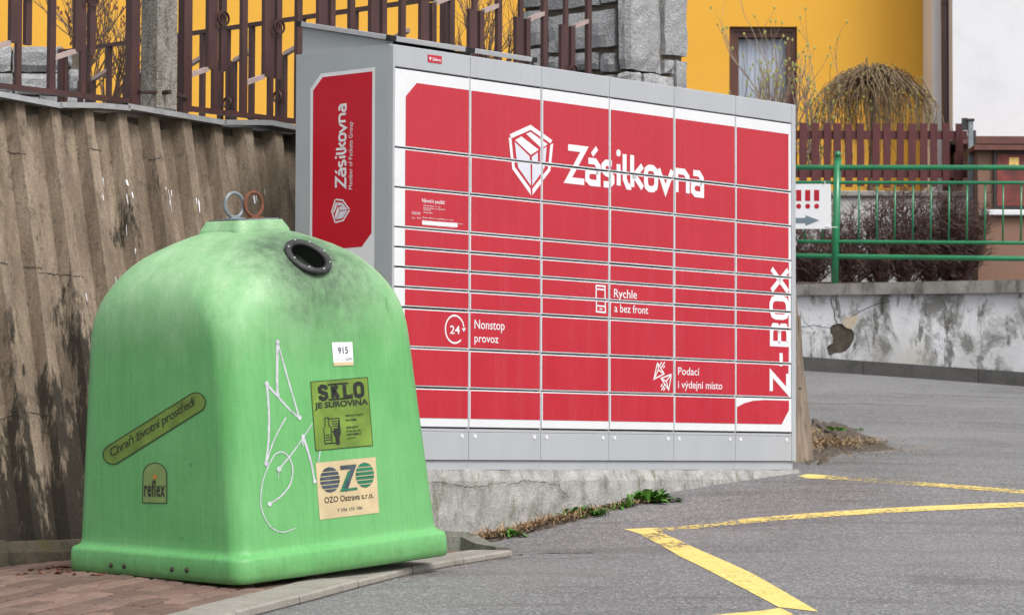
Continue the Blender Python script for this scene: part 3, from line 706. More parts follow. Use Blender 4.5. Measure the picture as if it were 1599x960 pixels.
# tall corner stone wrapping both faces
def corner_stone(y0, y1, xl, xr, seed):
    z0, z1 = gface(985, y1, gr).z+GC.z, gface(985, y0, gr).z+GC.z; a = gface(xl, 60, gl).dot(gl); b = gface(xr, 60, gr).dot(gr); r = random.Random(seed); V, Fc = [], []
    n = 9; cols = 9
    for j in range(n+1):
        z = z0+(z1-z0)*j/n; e = .02 if j in (0, n) else .0
        for i in range(cols):
            t = i/(cols-1)*2-1; s_ = (.012 if i in (0, cols-1) else -.03+e)+r.uniform(-.006, .006)
            if t < 0: q = GC+gl*(-t*a)+gr*s_
            elif t > 0: q = GC+gr*(t*b)+gl*s_
            else: q = GC+(gl+gr)*(s_*.6+.004)
            V.append((q.x, q.y, z+r.uniform(-.006, .006)))
    Fc = [[j*cols+i, j*cols+i+1, (j+1)*cols+i+1, (j+1)*cols+i] for j in range(n) for i in range(cols-1)]
    obj('stone', (V, Fc), M['granite'], groot, True)
corner_stone(-45, 108, 966, 1033, 5); corner_stone(113, 150, 964, 1000, 6)
# granite blocks at far left
LWY = 20.6
lroot = empty('granite_block_wall', at(60, 150, LWY), 'low grey granite block wall at the far left behind the iron fences', 'wall')
b1, b2 = at(-60, 160, LWY+.06), at(136, 76, LWY+.06)
obj('mortar_core', box(b1.x, b2.x-.02, LWY+.02, LWY+.4, b1.z-.4, b2.z-.02), M['mortar'], lroot, True)
for i, (x0, y0, x1, y1) in enumerate(((-60, 72, 17, 112), (20, 74, 97, 113), (100, 79, 112, 104), (-60, 115, 20, 150), (23, 116, 104, 148), (107, 110, 134, 150), (-30, 152, 60, 190), (63, 151, 134, 190), (-60, 40, -20, 70))):
    p, q = at(x0, y1, LWY), at(x1, y0, LWY)
    obj('stone', xf(stone_mesh(q.x-p.x, q.z-p.z, .05, 70+i, 6, 4), Matrix.Translation(((p.x+q.x)/2, LWY, (p.z+q.z)/2))), M['granite'], lroot, True)
# ------------------------------------------------------------------ houses
HY = 36.
def hx(px, y=HY): return at(px, 300, y).x
def hz_(py, y=HY, px=1200): return at(px, py, y).z
house = empty('yellow_house', Vector((hx(1200), HY, 1.6)), 'yellow rendered house wall with a brown framed window behind the fences', 'house')
wx0, wx1, wz0, wz1 = hx(1139), hx(1245), hz_(260), hz_(42)
for nm_, b in (('wall', (hx(-500), wx0, 1.2, 8)), ('wall', (wx1, hx(1455), 1.2, 8)), ('wall', (wx0, wx1, wz1, 8)), ('wall', (wx0, wx1, 1.2, wz0))):
    obj(nm_, box(b[0], b[1], HY, HY+.35, b[2], b[3]), M['yellow'], house, True)
win = obj('window', box(wx0, wx1, HY+.30, HY+.345, wz0, wz1), M['winframe'], house, True)
fr = MB(); f1, f2 = .115, .1
for b in ((wx0, wx0+.05, wz0, wz1), (wx1-.05, wx1, wz0, wz1), (wx0+.05, wx1-.05, wz1-.05, wz1)): fr.add(box(b[0], b[1], HY+.07, HY+.15, b[2], b[3]))
for b in ((wx0+.05, wx0+f1, wz0, wz1-.05), (wx1-f1, wx1-.05, wz0, wz1-.05), (wx0+f1, wx1-f1, wz1-.05-.065, wz1-.05)): fr.add(box(b[0], b[1], HY+.095, HY+.14, b[2], b[3]))
obj('frame', fr.vf, M['winframe'], win, True)
V, Fc = [], []; n = 60
for i in range(n+1):
    x = wx0+(wx1-wx0)*i/n; y = HY+.2+.007*math.sin(i*1.7)+.006*math.sin(i*.6)
    V += [(x, y, wz0), (x, y, wz1-.12)]
obj('curtain', (V, [[2*i, 2*i+2, 2*i+3, 2*i+1] for i in range(n)]), M['curtain'], win, True, smooth=True)
obj('pane', box(wx0+f1, wx1-f1, HY+.11, HY+.116, wz0, wz1-.115), M['glass'], win, True)
wh = empty('white_house', Vector((hx(1540, 34.6), 34.6, 1.6)), 'white rendered house at the right edge with a brown downpipe', 'house')
a = at(1488, 217, 34.6)
obj('wall', box(a.x, a.x+9, 34.6, 41, a.z, 8), M['hwhite'], wh, True)
obj('side_wall', box(hx(1453, 35.4), a.x-.002, 35.2, 41, 1.2, 8), M['hgrey'], wh, True)
dpx = at(1478.5, 200, 34.9)
obj('downpipe', tube([(dpx.x+.012, 34.95, 1.3), (dpx.x, 34.95, 4.), (dpx.x-.012, 34.95, 8)], .052, 12), M['pipe'], wh, True, smooth=True)
for zz in (2.6, 5.2): obj('pipe_clamp', tube([(dpx.x, 34.95, zz), (dpx.x, 34.95, zz+.04)], .058, 12), M['pipe'], wh, True)
g = at(1521, 217, 34.4); obj('eaves_sheet', box(a.x+.03, a.x+9, 34.2, 34.598, g.z-.075, g.z+.01), M['roof'], wh, True)
obj('lower_wall', box(a.x+.1, a.x+9, 34.65, 40, 1.2, g.z-.076), M['hbrown'], wh, True)
# meter pier with red cabinet door
PY = 30.9
pr0 = empty('meter_pier', at(1560, 436, PY), 'brown plastered pier with a weathered red cabinet door and white ledge', 'pier')
L_, R2, T_, B_ = at(1527, 300, PY).x, at(1700, 300, PY).x, at(1560, 236, PY).z, at(1560, 445, PY).z-.3
dx0, dz0, dz1 = at(1551, 300, PY).x, at(1551, 327, PY).z, at(1551, 236, PY).z
obj('pier_body', box(L_, R2, PY, PY+.5, B_, T_), M['hbrown'], pr0, True)
obj('roof_sheet', box(L_-.05, R2, PY-.12, PY+.55, T_, T_+.05), M['roof'], pr0, True)
lz = at(1540, 337, PY).z; obj('ledge', box(L_+.01, R2, PY-.07, PY-.002, lz, lz+.058, .008), M['hwhite'], pr0, True)
dr_ = obj('cabinet_door', box(dx0+.03, R2-.2, PY-.035, PY-.004, dz0+.03, dz1-.03, .004), M['reddoor'], pr0, True)
fr = MB()
for b in ((dx0, dx0+.028, dz0, dz1), (dx0+.028, R2-.2, dz1-.028, dz1), (dx0+.028, R2-.2, dz0, dz0+.028)): fr.add(box(b[0], b[1], PY-.045, PY-.003, b[2], b[3]))
obj('door_frame', fr.vf, M['black'], pr0, True)
p, q = at(1576, 266, PY-.04), at(1591, 246, PY-.04); wsk = obj('warning_sticker', box(p.x, q.x, PY-.038, PY-.0352, p.z, q.z), M['stk'], pr0, True)
for k_ in range(3): obj('printed_mark', box(p.x+.02+k_*.025, p.x+.035+k_*.025, PY-.0392, PY-.0383, p.z+.03, p.z+.05+.01*(k_ % 2)), M['ink'], wsk, True)
# ------------------------------------------------------------------ low wall, picket fence, gate post
LY = 31.3
lw = empty('low_garden_wall', at(1420, 440, LY), 'pale rendered low wall with stone coping under the picket fence', 'wall')
xa, xb = at(1120, 300, LY).x, at(1524, 300, LY).x; zc0, zc1 = at(1420, 308, LY).z, at(1420, 298.5, LY).z
obj('wall', box(xa, xb, LY, LY+.22, at(1420, 445, LY).z-.4, zc0), M['lowwall'], lw, True)
xs_ = np.linspace(xa, xb+.05, 4)
for i in range(3): obj('coping_stone', box(xs_[i]+.003, xs_[i+1]-.003, LY-.045, LY+.265, zc0, zc1, .012), M['coping'], lw, True)
# earth terrace between road wall and low wall
tz = at(1420, 441, 29.).z+.005
tag(obj('garden_bed', box(-3, 14, 29.05, 35.9, .4, tz), M['soil']), kind='structure')
pk = empty('picket_fence', at(1380, 297, LY+.1), 'oxblood red wooden picket fence on the low garden wall', 'fence')
pz0, pz1 = zc1+.05, at(1400, 193, LY+.1).z
for i in range(-4, 14):
    c = at(1252.2+i*18.87, 240, LY+.1).x+random.uniform(-.004, .004); hw = .038+random.uniform(-.002, .002); e = random.uniform(-.008, .008)
    V = []
    vf = box(-hw, hw, -.011, .011, pz0+random.uniform(-.01, .01), pz1+e, .003)
    obj('picket', xf(vf, Matrix.Translation((c, LY+.1, 0)) @ Matrix.Rotation(random.uniform(-.006, .006), 4, 'Y')), M['picket'], pk, True)
for (ya, yb) in ((205, 217), (266, 277)):
    p, q = at(1195, yb, LY+.13), at(1510, ya, LY+.13); obj('rail', box(p.x, q.x, LY+.112, LY+.145, p.z, q.z), M['picket'], pk, True)
gp = empty('gate_post', at(1514.5, 300, LY-.05), 'galvanised square gate post at the end of the picket fence', 'post')
p, q = at(1511, 300, LY-.05), at(1518.5, 190, LY-.05); obj('post', box(p.x, q.x, LY-.11, LY-.06, p.z-.5, q.z, .004), M['steel'], gp, True)
obj('post_cap', box(p.x-.008, q.x+.012, LY-.12, LY-.05, q.z, q.z+.022), M['black'], gp, True)
p2 = at(1500, 215, LY); obj('latch_plate', box(p2.x, p.x-.004, LY-.09, LY-.07, at(1500, 205, LY).z, at(1500, 186, LY).z), M['black'], gp, True)
obj('gate_edge', box(q.x+.004, q.x+.03, LY-.09, LY-.06, p.z-.3, at(1500, 205, LY).z), M['black'], gp, True)
# ------------------------------------------------------------------ road wall with coping, kerb, railing
RP = at(1243, 500, 29.); RQ = at(1599, 500, 28.)
rdv = RQ-RP; rdv.z = 0; rdv.normalize(); rn = Vector((rdv.y, -rdv.x, 0)); RN = -rn
def rw(px, py, off=0.): return on_plane(px, py, RP+rn*off, RN)
rwall = empty('road_wall', rw(1420, 580), 'old dirty white plastered wall with fallen plaster and dark kerb along the road', 'wall')
X0, X1 = 1150, 1760
def slope(a, b, px): return a+(b-a)*(px-1243)/356
def strip(name, top, bot, off0, off1, mat, par, bev=False):
    V = []
    for px in (X0, X1):
        for off in (off0, off1):
            for yy in (slope(*top, px), slope(*bot, px)): V.append(rw(px, yy) + rn*off)
    return obj(name, (V, [[0, 1, 3, 2], [4, 6, 7, 5], [0, 4, 5, 1], [2, 3, 7, 6], [0, 2, 6, 4], [1, 5, 7, 3]]), mat, par, True)
strip('substrate', (459, 454), (600, 625), -.30, -.012, M['bareplaster'], rwall)
# plaster skin with a fallen patch
outer = [(X0, slope(460, 456, X0)), (X1, slope(460, 456, X1)), (X1, slope(594, 622, X1)), (X0, slope(594, 622, X0))]
zx = lambda x, y: (1119+x/3.3104, 450+y/3.3104)
patch = [zx(*p) for p in ((625, 182), (645, 183), (672, 205), (700, 212), (712, 235), (708, 268), (690, 300), (668, 325), (640, 335), (612, 335), (592, 345), (583, 352), (572, 335), (567, 308), (580, 292), (600, 285), (600, 250), (585, 232), (583, 205), (600, 190))]
ed = zx(610, 140)
bm = bmesh.new()
def loop(pts):
    vs = [bm.verts.new(rw(*p)) for p in pts]; return [bm.edges.new((vs[i], vs[(i+1) % len(vs)])) for i in range(len(vs))]
E_ = loop(outer)+loop(patch); bmesh.ops.triangle_fill(bm, use_beauty=True, use_dissolve=False, edges=E_)
inner = [e for e in bm.edges if len(e.link_faces) == 1]
bmesh.ops.subdivide_edges(bm, edges=[e for e in bm.edges if e.calc_length() > .5], cuts=2, use_grid_fill=True)
bm.verts.ensure_lookup_table(); bm.verts.index_update()
ext = [v for v in bm.verts]
V = [v.co.copy() for v in bm.verts]; Fc = [[v.index for v in f.verts] for f in bm.faces]
bnd = [(e.verts[0].index, e.verts[1].index) for e in bm.edges if len(e.link_faces) == 1]; bm.free()
n0 = len(V); mp_ = {}
for a, b in bnd:
    for c in (a, b):
        if c not in mp_: mp_[c] = len(V); V.append(V[c]-rn*.03)
    Fc.append([a, b, mp_[b], mp_[a]])
obj('plaster', (V, Fc), M['plaster'], rwall, True)
def on_wall(polys, off): 
    V, Fc = [], []
    for q in polys: n0 = len(V); V += [rw(*p)+rn*off for p in q]; Fc.append([n0+i for i in range(len(q))])
    return V, Fc
obj('plaster_chip', on_wall(earpoly([zx(*p) for p in ((650, 168), (672, 150), (728, 138), (730, 160), (715, 190), (700, 212), (672, 205), (652, 186))]), .002), M['chip'], rwall, True)
cr_ = []
for c, wdt in (([(588, 45), (592, 75), (604, 105), (612, 150), (622, 182)], 5), ([(650, 170), (700, 145), (760, 110), (830, 85), (900, 65)], 4), ([(440, 200), (500, 192), (583, 205)], 2.5), ([(430, 120), (450, 170), (500, 215)], 2), ([(760, 210), (780, 270), (790, 330)], 2), ([(1160, 60), (1190, 100), (1170, 130)], 2.5)):
    pts = []
    for i in range(len(c)-1):
        for k_ in range(5): t_ = k_/5; pts.append((c[i][0]+(c[i+1][0]-c[i][0])*t_+random.uniform(-3, 3), c[i][1]+(c[i+1][1]-c[i][1])*t_+random.uniform(-3, 3)))
    pts.append(c[-1]); cr_ += stroke([zx(*p) for p in pts], wdt/3.3104)
obj('cracks', on_wall(cr_, .0015), M['crack'], rwall, True)
# coping lengths
cx = [X0, 1330, 1592, X1]
for i in range(3):
    V = []
    for px in (cx[i]+.4, cx[i+1]-.4):
        for off in (.07, -.33):
            for yy in (slope(444.5, 437, px), slope(461.5, 457.5, px)): V.append(rw(px, yy)+rn*off)
    obj('coping', (V, [[0, 1, 3, 2], [4, 6, 7, 5], [0, 4, 5, 1], [2, 3, 7, 6], [0, 2, 6, 4], [1, 5, 7, 3]]), M['coping'], rwall, True)
kroot = empty('road_kerb', rw(1420, 590), 'dark concrete kerb stones along the foot of the plastered road wall', 'kerb')
kx = [1150, 1354, 1534, 1680, 1800]
for i in range(4):
    V = []
    for px in (kx[i]+.5, kx[i+1]-.5):
        for off in (.11, -.01):
            for yy in (slope(556, 581, px), slope(594, 622, px)): V.append(rw(px, yy)+rn*off)
    obj('kerb_stone', (V, [[0, 1, 3, 2], [4, 6, 7, 5], [0, 4, 5, 1], [2, 3, 7, 6], [0, 2, 6, 4], [1, 5, 7, 3]]), M['kerb'], kroot, True)
# green tube railing
OFF = -.12
def rr_(px, py): return rw(px, py, OFF)
rail = empty('tube_railing', rr_(1306, 443), 'green enamelled tube railing with thin uprights on the road wall', 'railing')
obj('post', tube([rr_(1303.5, 446), rr_(1305.5, 350), rr_(1308, 247)], .036, 14), M['greenp'], rail, True, smooth=True)
ps = [p for p in rail.children if p.name.startswith('post')][0]
c = rr_(1308.3, 241); obj('ball_finial', sph(c, .032, 14, 10), M['greenp'], ps, True, smooth=True)
obj('collar', tube([rr_(1308, 249), rr_(1308, 246.5)], .038, 14), M['greenp'], ps, True)
obj('post', tube([rr_(1690, 440), rr_(1690, 240)], .036, 14), M['greenp'], rail, True, smooth=True)
for (y0, y1, r) in ((261.6, 262, .0245), (285.2, 285.6, .0165), (377, 379.4, .0175), (399.5, 404, .0245)):
    obj('rail', tube([rr_(px, slope(y0, y1, px)) for px in (1130, 1302, 1400, 1500, 1760)], r, 12), M['greenp'], rail, True, smooth=True)
for i in range(-5, 16):
    px = 1341.5+i*28.15
    if abs(px-1308) < 8 or px < 1140: continue
    obj('upright', tube([rr_(px, slope(285.4, 285.6, px)), rr_(px-.8, slope(377.5, 379.5, px))], .0088, 8), M['greenp'], rail, True, smooth=True)
# sign board tied to the railing
sg = empty('notice_board', rr_(1270, 357), 'white board with three red exclamation marks and a grey arrow, tied to the railing', 'sign')
def sgp(px, py, off): return rr_(px, py)+rn*(.03+off)
V = [sgp(x, y, o) for o in (0, .012) for x, y in ((1205, 288), (1299, 287.8), (1300, 358), (1205, 357.5))]
obj('board', (V, [[4, 7, 6, 5], [0, 1, 2, 3], [0, 4, 5, 1], [1, 5, 6, 2], [2, 6, 7, 3], [3, 7, 4, 0]]), M['signw'], sg, True)
def sgdec(name, polys, mat):
    V, Fc = [], []
    for q in polys: n0 = len(V); V += [sgp(p[0], p[1], .0135) for p in q]; Fc.append([n0+i for i in range(len(q))])
    obj(name, (V, Fc), mat, sg, True)
s8 = lambda x, y: (1119+x/3.3104, 220+y/3.3104)
for x in (433, 479.5, 525.5):
    sgdec('exclamation_mark', [[s8(x-13.5, 256), s8(x+13.5, 256), s8(x+13.5, 313), s8(x-13.5, 313)], [s8(*p) for p in arc(x, 340, 13, 13.5, 0, 340, 17)]], M['signr'])
sgdec('arrow', [[s8(300, 400), s8(468, 400), s8(468, 428), s8(300, 428)], [s8(468, 386), s8(540, 413), s8(468, 441)]], M['signg'])
obj('cable_tie', tube([sgp(1290, 292, .014), sgp(1291.5, 283, .02)], .004, 5), M['signw'], sg, True)
obj('cable_tie', tube([sgp(1291, 354, .014), sgp(1311, 356, .03)], .004, 5), M['signw'], sg, True)
tp = MB()
rnd = random.Random(4)
for i in range(14):
    a = [sgp(1244+rnd.uniform(-2, 7), 362+rnd.uniform(0, 22), rnd.uniform(-.01, .03)) for _ in range(3)]; tp.add((a, [[0, 1, 2]]))
tg = tag(obj('tape_scrap', tp.vf, M['blackp'], None, mats=[M['blackp'], M['signw']]), 'crumpled black and white tape scrap on the railing beside the locker', 'tape')
for i, p in enumerate(tg.data.polygons): p.material_index = 1 if i % 3 == 0 else 0
# ------------------------------------------------------------------ parcel locker
LM = Matrix.Translation(LA) @ Matrix.Rotation(TH, 4, 'Z')
# concrete footing under it
n = 34; V = []; rr = np.random.RandomState(11)
for i in range(n+1):
    u = -.75+(LW+.80)*i/n; e = rr.uniform(-.008, .008, 4)
    for (yy, z) in ((-.012+e[0], -.9), (-.016+e[1], -.30), (-.014+e[2], -.10), (.004+e[3]*.5, -.0475+e[3]*.3), (.8, -.0475), (.8, -.9)): V.append(LM @ Vector((u, yy, z)))
k = 6
ft = empty('concrete_footing', Matrix.Translation(LM @ Vector((1.4, 0, -.3))), 'rough weathered concrete footing under the parcel locker', 'footing')
obj('footing_block', (V, [[i*k+j, (i+1)*k+j, (i+1)*k+(j+1) % k, i*k+(j+1) % k] for i in range(n) for j in range(k)]+[list(range(k)), [n*k+j for j in range(k-1, -1, -1)]]), M['footing'], ft, True)
def fdec(polys, yy): 
    V, Fc = [], []
    for q in polys: n0 = len(V); V += [LM @ Vector((p[0], yy, p[1])) for p in q]; Fc.append([n0+i for i in range(len(q))])
    return V, Fc
ck = []
for c in ([(765, 270), (830, 278), (900, 292), (960, 298), (1030, 288), (1085, 280), (1150, 275)], [(1150, 290), (1240, 262), (1330, 275), (1400, 290), (1440, 330), (1480, 355)]):
    pts = []
    for i in range(len(c)-1):
        for q in range(6): t_ = q/6; pts.append(luv(440+(c[i][0]+(c[i+1][0]-c[i][0])*t_+random.uniform(-6, 6))/3.3104, 670+(c[i][1]+(c[i+1][1]-c[i][1])*t_+random.uniform(-5, 5))/3.3104))
    ck += stroke(pts, [random.uniform(.002, .0045) for _ in pts])
obj('cracks', fdec(ck, -.027), M['crack'], ft, True)
lk = empty('parcel_locker', LM, 'red and white parcel locker with grey metal body and many doors', 'parcel locker')
CW = LW/6; FB, DT, DB, PT = 1.9776-.107, 1.8706, .156, .1385; HT = 1.9776
obj('carcass', box(.004, LW-.004, .021, LD-.003, .002, HT-.004), M['gap'], lk)
obj('side_panel', box(-.012, .0, .034, LD, -.002, HT, .002), M['grey2'], lk)
obj('corner_trim', box(-.013, .001, -.004, .034, -.002, HT+.001, .003), M['grey'], lk)
obj('end_panel', box(LW-.003, LW+.012, .02, LD, -.002, HT, .002), M['grey2'], lk)
obj('end_trim', box(LW-.024, LW+.013, -.004, .02, -.002, HT+.001, .003), M['grey'], lk)
obj('roof_sheet', box(-.012, LW+.012, .02, LD, HT-.003, HT+.006), M['grey'], lk)
obj('rear_panel', box(0, LW, LD-.003, LD, 0, HT-.004), M['grey2'], lk)
fm = box(.0015, CW-.0015, -.002, .02, FB+.004, HT, .002); pmn = box(.0015, CW-.0015, .0, .02, .0, PT-.002, .002)
for i in range(6):
    e = .024 if i == 5 else 0
    s0 = .001 if i == 0 else 0
    obj('fascia_panel', box(i*CW+.0015+s0, (i+1)*CW-.0015-e, -.002, .02, FB+.004, HT, .002), M['grey'], lk)
    pl_ = obj('base_panel', box(i*CW+.0015+s0, (i+1)*CW-.0015-e, .0, .02, .0, PT-.002, .002), M['grey'], lk)
    for u in (.045, CW-.05-e): obj('screw_cap', tube([(i*CW+u, .001, PT-.022), (i*CW+u, -.003, PT-.022)], .0105, 12), M['white'], pl_)
    obj('sill_strip', box(i*CW+.001+s0, (i+1)*CW-.001-e, .004, .0205, PT, DB-.004), M['grey'], lk)
    obj('plinth_panel', box(i*CW+.001, (i+1)*CW-.001, .012, .05, -.0465, -.002), M['grey'], lk)
for i in range(1, 6): obj('mullion', box(i*CW-.0055, i*CW+.0055, .003, .0215, DB-.002, DT+.002), M['grey'], lk)
rows = [4, 2, 2, 1, 1, 1, 1, 2, 2, 2]; U_ = (DT-DB)/18
z = DT; ROWZ = []
for r in rows: ROWZ.append((z-r*U_, z)); z -= r*U_
uL, uR = luv(632.6, 300).x, luv(1231.2, 400).x
vT = (luv(700, 136.2).y+luv(1200, 206).y)/2; vB = (luv(733, 653.5).y+luv(1180, 661.5).y)/2
c1, c2 = luv(632.6, 150.3), luv(650.6, 130); ctl_ = (c1, Vector((c2.x, vT)))
c3, c4 = luv(1231.4, 640), luv(1220, 661.5)
REDP = [Vector((uL, vB)), Vector((c4.x, vB)), Vector((uR, c3.y)), Vector((uR, vT)), Vector((c2.x, vT)), Vector((uL, c1.y))]
RHP = poly_hp(REDP); DOORS = []
def film(name, polys, mat, par, y):
    V, Fc = [], []
    for q in polys:
        if len(q) < 3: continue
        ar = sum(q[i][0]*q[(i+1) % len(q)][1]-q[(i+1) % len(q)][0]*q[i][1] for i in range(len(q)))
        if abs(ar) < 1e-9: continue
        if ar < 0: q = q[::-1]
        n0 = len(V); V += [(p[0], y, p[1]) for p in q]; Fc.append([n0+i for i in range(len(q))])
    if V: return obj(name, (V, Fc), mat, par)
for ci in range(6):
    for ri, (z0, z1) in enumerate(ROWZ):
        x0, x1 = ci*CW+.0065, (ci+1)*CW-.0065
        if ci == 0: x0 = .0025
        if ci == 5: x1 = LW-.026
        a, b = z0+.0038, z1-.0038
        d = obj('door', box(x0, x1, random.uniform(-.0007, .0007), .0195, a, b, .0022), M['white'], lk)
        q = [Vector((x0+.0035, a+.0065)), Vector((x1-.0035, a+.0065)), Vector((x1-.0035, b-.0055)), Vector((x0+.0035, b-.0055))]
        q = clip(q, RHP)
        if ci == 5 and ri == 9:       # film peeling off the corner
            q = [Vector((x0+.004, a+.0065))]+[p for p in q if p.y < b-.02 and p.x > x0+.02]+[Vector((uR, b-.008)), Vector((x0+.22, b-.008)), Vector((x0+.13, b-.012)), Vector((x0+.06, b-.03)), Vector((x0+.004, b-.055))]
            q = [Vector((x0+.004, vB)), Vector((c4.x, vB)), Vector((uR, c3.y)), Vector((uR, b-.010)), Vector((x0+.25, b-.010)), Vector((x0+.15, b-.016)), Vector((x0+.07, b-.030)), Vector((x0+.004, b-.052))]
        if q: film('red_film', [q] if not (ci == 5 and ri == 9) else earpoly(q), M['red'], d, -.0018)
        d.location.y = random.gauss(0, .0014); d.location.z = random.gauss(0, .0006)
        DOORS.append((d, x0+.0015, a+.0015, x1-.0015, b-.0015))
def front(name, polys, mat, y=-.0027):
    """flat print across the doors, cut at every door edge"""
    for d, x0, a, x1, b in DOORS:
        hp = rect_hp(x0, a, x1, b); out = []
        for q in polys:
            if max(p[0] for p in q) < x0 or min(p[0] for p in q) > x1 or max(p[1] for p in q) < a or min(p[1] for p in q) > b: continue
            c = clip(q, hp)
            if c: out.append(c)
        if out: film(name, out, mat, d, y)
z7 = lambda x, y: luv(700+x/3.3104, 170+y/3.3104)
# word mark
bl = (z7(608, 386).y+z7(1300, 458).y)/2; cap = z7(610, 184).y-z7(608, 386).y; T_ = .031
word = [('Z', 606, 712), ('a', 706, 785), ('s', 789, 856), ('i', 866, 890), ('l', 899, 953), ('k', 938, 1012), ('o', 1009, 1082), ('v', 1080, 1160), ('n', 1166, 1244), ('a', 1250, 1318)]
WORD = []
for ch, xa, xb in word:
    a, b = z7(xa, 320).x, z7(xb, 340).x; tt = T_*1.06
    if ch == 'v': a -= .01; b += .01
    WORD += glyph(ch, a, b, bl, cap, tt)
di = z7(878, 232); WORD += [[Vector((p[0], p[1])) for p in arc(di.x, bl+cap*.93, .0185, .0185, 0, 345, 15)]]
ac = z7(752, 228).x; WORD += stroke([(ac-.018, bl+cap*.80), (ac+.022, bl+cap*.99)], .027)
front('lettering', WORD, M['wfilm'])
SH = {'wfilm': [[(317, 132), (425, 83), (535, 163), (526, 180), (425, 109), (322, 154)], [(311, 146), (326, 156), (340, 300), (421, 412), (424, 447), (328, 312)], [(540, 178), (525, 188), (513, 310), (432, 412), (431, 447), (526, 320)],
                [(345, 162), (377, 143), (467, 212), (426, 238)], [(402, 130), (424, 120), (511, 184), (482, 205)]],
      'lilac': [[(343, 172), (420, 246), (424, 398), (357, 302)], [(431, 248), (462, 226), (462, 292), (474, 286), (474, 218), (506, 196), (496, 305), (430, 398)]]}
SHP = {k_: [t_ for q in v for t_ in earpoly([z7(*p) for p in q])] for k_, v in SH.items()}
front('emblem', SHP['wfilm'], M['wfilm']); front('emblem', SHP['lilac'], M['lilac'])
# upright word at the right edge
zb = lambda x, y: luv(950+x/4.1737, 400+y/4.1737)
ul, ur = zb(1050, 300).x, zb(1178, 300).x
ZB_ = []
for ch, ya, yb in (('Z', 897, 745), ('-', 732, 612), ('B', 588, 437), ('O', 414, 258), ('X', 246, 68)):
    s0, s1 = zb(1110, ya).y, zb(1110, yb).y
    for q in glyph(ch, s0, s1, 0, ur-ul, .030): ZB_.append([Vector((ur-p[1], p[0])) for p in q])
front('lettering', ZB_, M['wfilm'])
def ftext(body, pxs, zf, bold=.012):
    a, b = zf(*pxs[0]), zf(*pxs[1])
    front('lettering', fit(text(body, bold), a.x, a.y, b.x, b.y), M['wfilm'])
z11 = lambda x, y: luv(600+x/3.3104, 430+y/3.3104)
def ftx(body, x0, x1, ybase, yx, zf, bold=.006, desc=False):
    """text by left/right and baseline / cap-top of its first letter"""
    P_ = text(body, bold); xs = [p[0] for q in P_ for p in q]; a, b = zf(x0, ybase), zf(x1, ybase); h = zf(x0, yx).y-a.y
    capu = .727; k_ = h/capu; kx = (b.x-a.x)/(max(xs)-min(xs))
    front('lettering', [[Vector((a.x+(p[0]-min(xs))*kx, a.y+p[1]*k_)) for p in q] for q in P_], M['wfilm'])
ftx('Nonstop', 466, 622, 275, 226, z11); ftx('provoz', 466, 590, 344, 300, z11)
ftx('Rychle', 1187, 1306, 112, 66, z11); ftx('a bez front', 1187, 1362, 188, 145, z11)
ftx('Podací', 450, 590, 771, 720, zb); ftx('i výdejní místo', 450, 738, 858, 807, zb)
ftx('24', 337, 388, 299, 255, z11, .012)
c24, e24 = z11(362, 277), z11(410, 277); r24 = e24.x-c24.x; rv = z11(362, 206).y-c24.y
front('emblem', stroke(arc(c24.x, c24.y, r24, rv, -48, -348, 40), .0085), M['wfilm'])
front('emblem', [[z11(398, 272), z11(420, 270), z11(409, 290)]], M['wfilm'])
ph = [z11(1095, 52), z11(1141, 56), z11(1141, 192), z11(1095, 187)]
front('emblem', stroke(ph, .009, True)+stroke([z11(1095, 70), z11(1141, 74)], .008)+stroke([z11(1095, 157), z11(1141, 161)], .008)+stroke([z11(1110, 173), z11(1126, 175)], .007), M['wfilm'])
pn = []
for c in ([(317, 692), (293, 800), (360, 765), (317, 692)], [(322, 740), (293, 800)], [(318, 695), (325, 742), (360, 765)], [(408, 768), (340, 795), (390, 870), (408, 768)], [(408, 768), (375, 812), (388, 868)], [(375, 815), (342, 797)], [(333, 708), (345, 688)], [(342, 724), (364, 688)], [(355, 728), (364, 712)], [(338, 850), (350, 830)], [(342, 872), (364, 836)], [(356, 874), (367, 856)]):
    pn += stroke([zb(*p) for p in c], .0075)
front('emblem', pn, M['wfilm'])
# instructions on the third door
z6 = lambda x, y: luv(300+x/3.3104, 260+y/3.3104)
ftx('Návod k použití', 1188, 1305, 184, 164, z6, .012)
for (x0, x1, y) in ((1195, 1282, 204), (1195, 1308, 216), (1195, 1232, 226), (1195, 1242, 240), (1190, 1350, 266), (1190, 1400, 282), (1135, 1180, 238), (1135, 1178, 246), (1135, 1152, 268), (1162, 1182, 268)):
    tx = 'Stáhněte si aplikaci a otevřete box'[:max(4, int((x1-x0)/6))]; ftx(tx, x0, x1, y, y-7, z6, 0)
q = [z6(1188, 280), z6(1371, 292), z6(1371, 314), z6(1188, 300)]; front('label_strip', [q], M['wfilm'])
ftx('Více na našich stránkách', 1200, 1360, 303, 295, z6, 0)
# small plate on the fascia
f0 = [o for o in lk.children if o.name.startswith('fascia_panel')][0]
z2 = lambda x, y: luv(440+x/3.3104, y/3.3104)
film('red_plate', [[z2(752, 322), z2(824, 332), z2(824, 292), z2(752, 283)]], M['red'], f0, -.0042)
P_ = text('Zásilkovna', .02); a, b = z2(775, 312), z2(818, 302); film('lettering', fit(P_, a.x, a.y-.002, b.x, a.y+.012), M['wfilm'], f0, -.0050)
film('emblem', [[z2(758, 300), z2(765, 296), z2(770, 302), z2(765, 314)]], M['wfilm'], f0, -.0050)
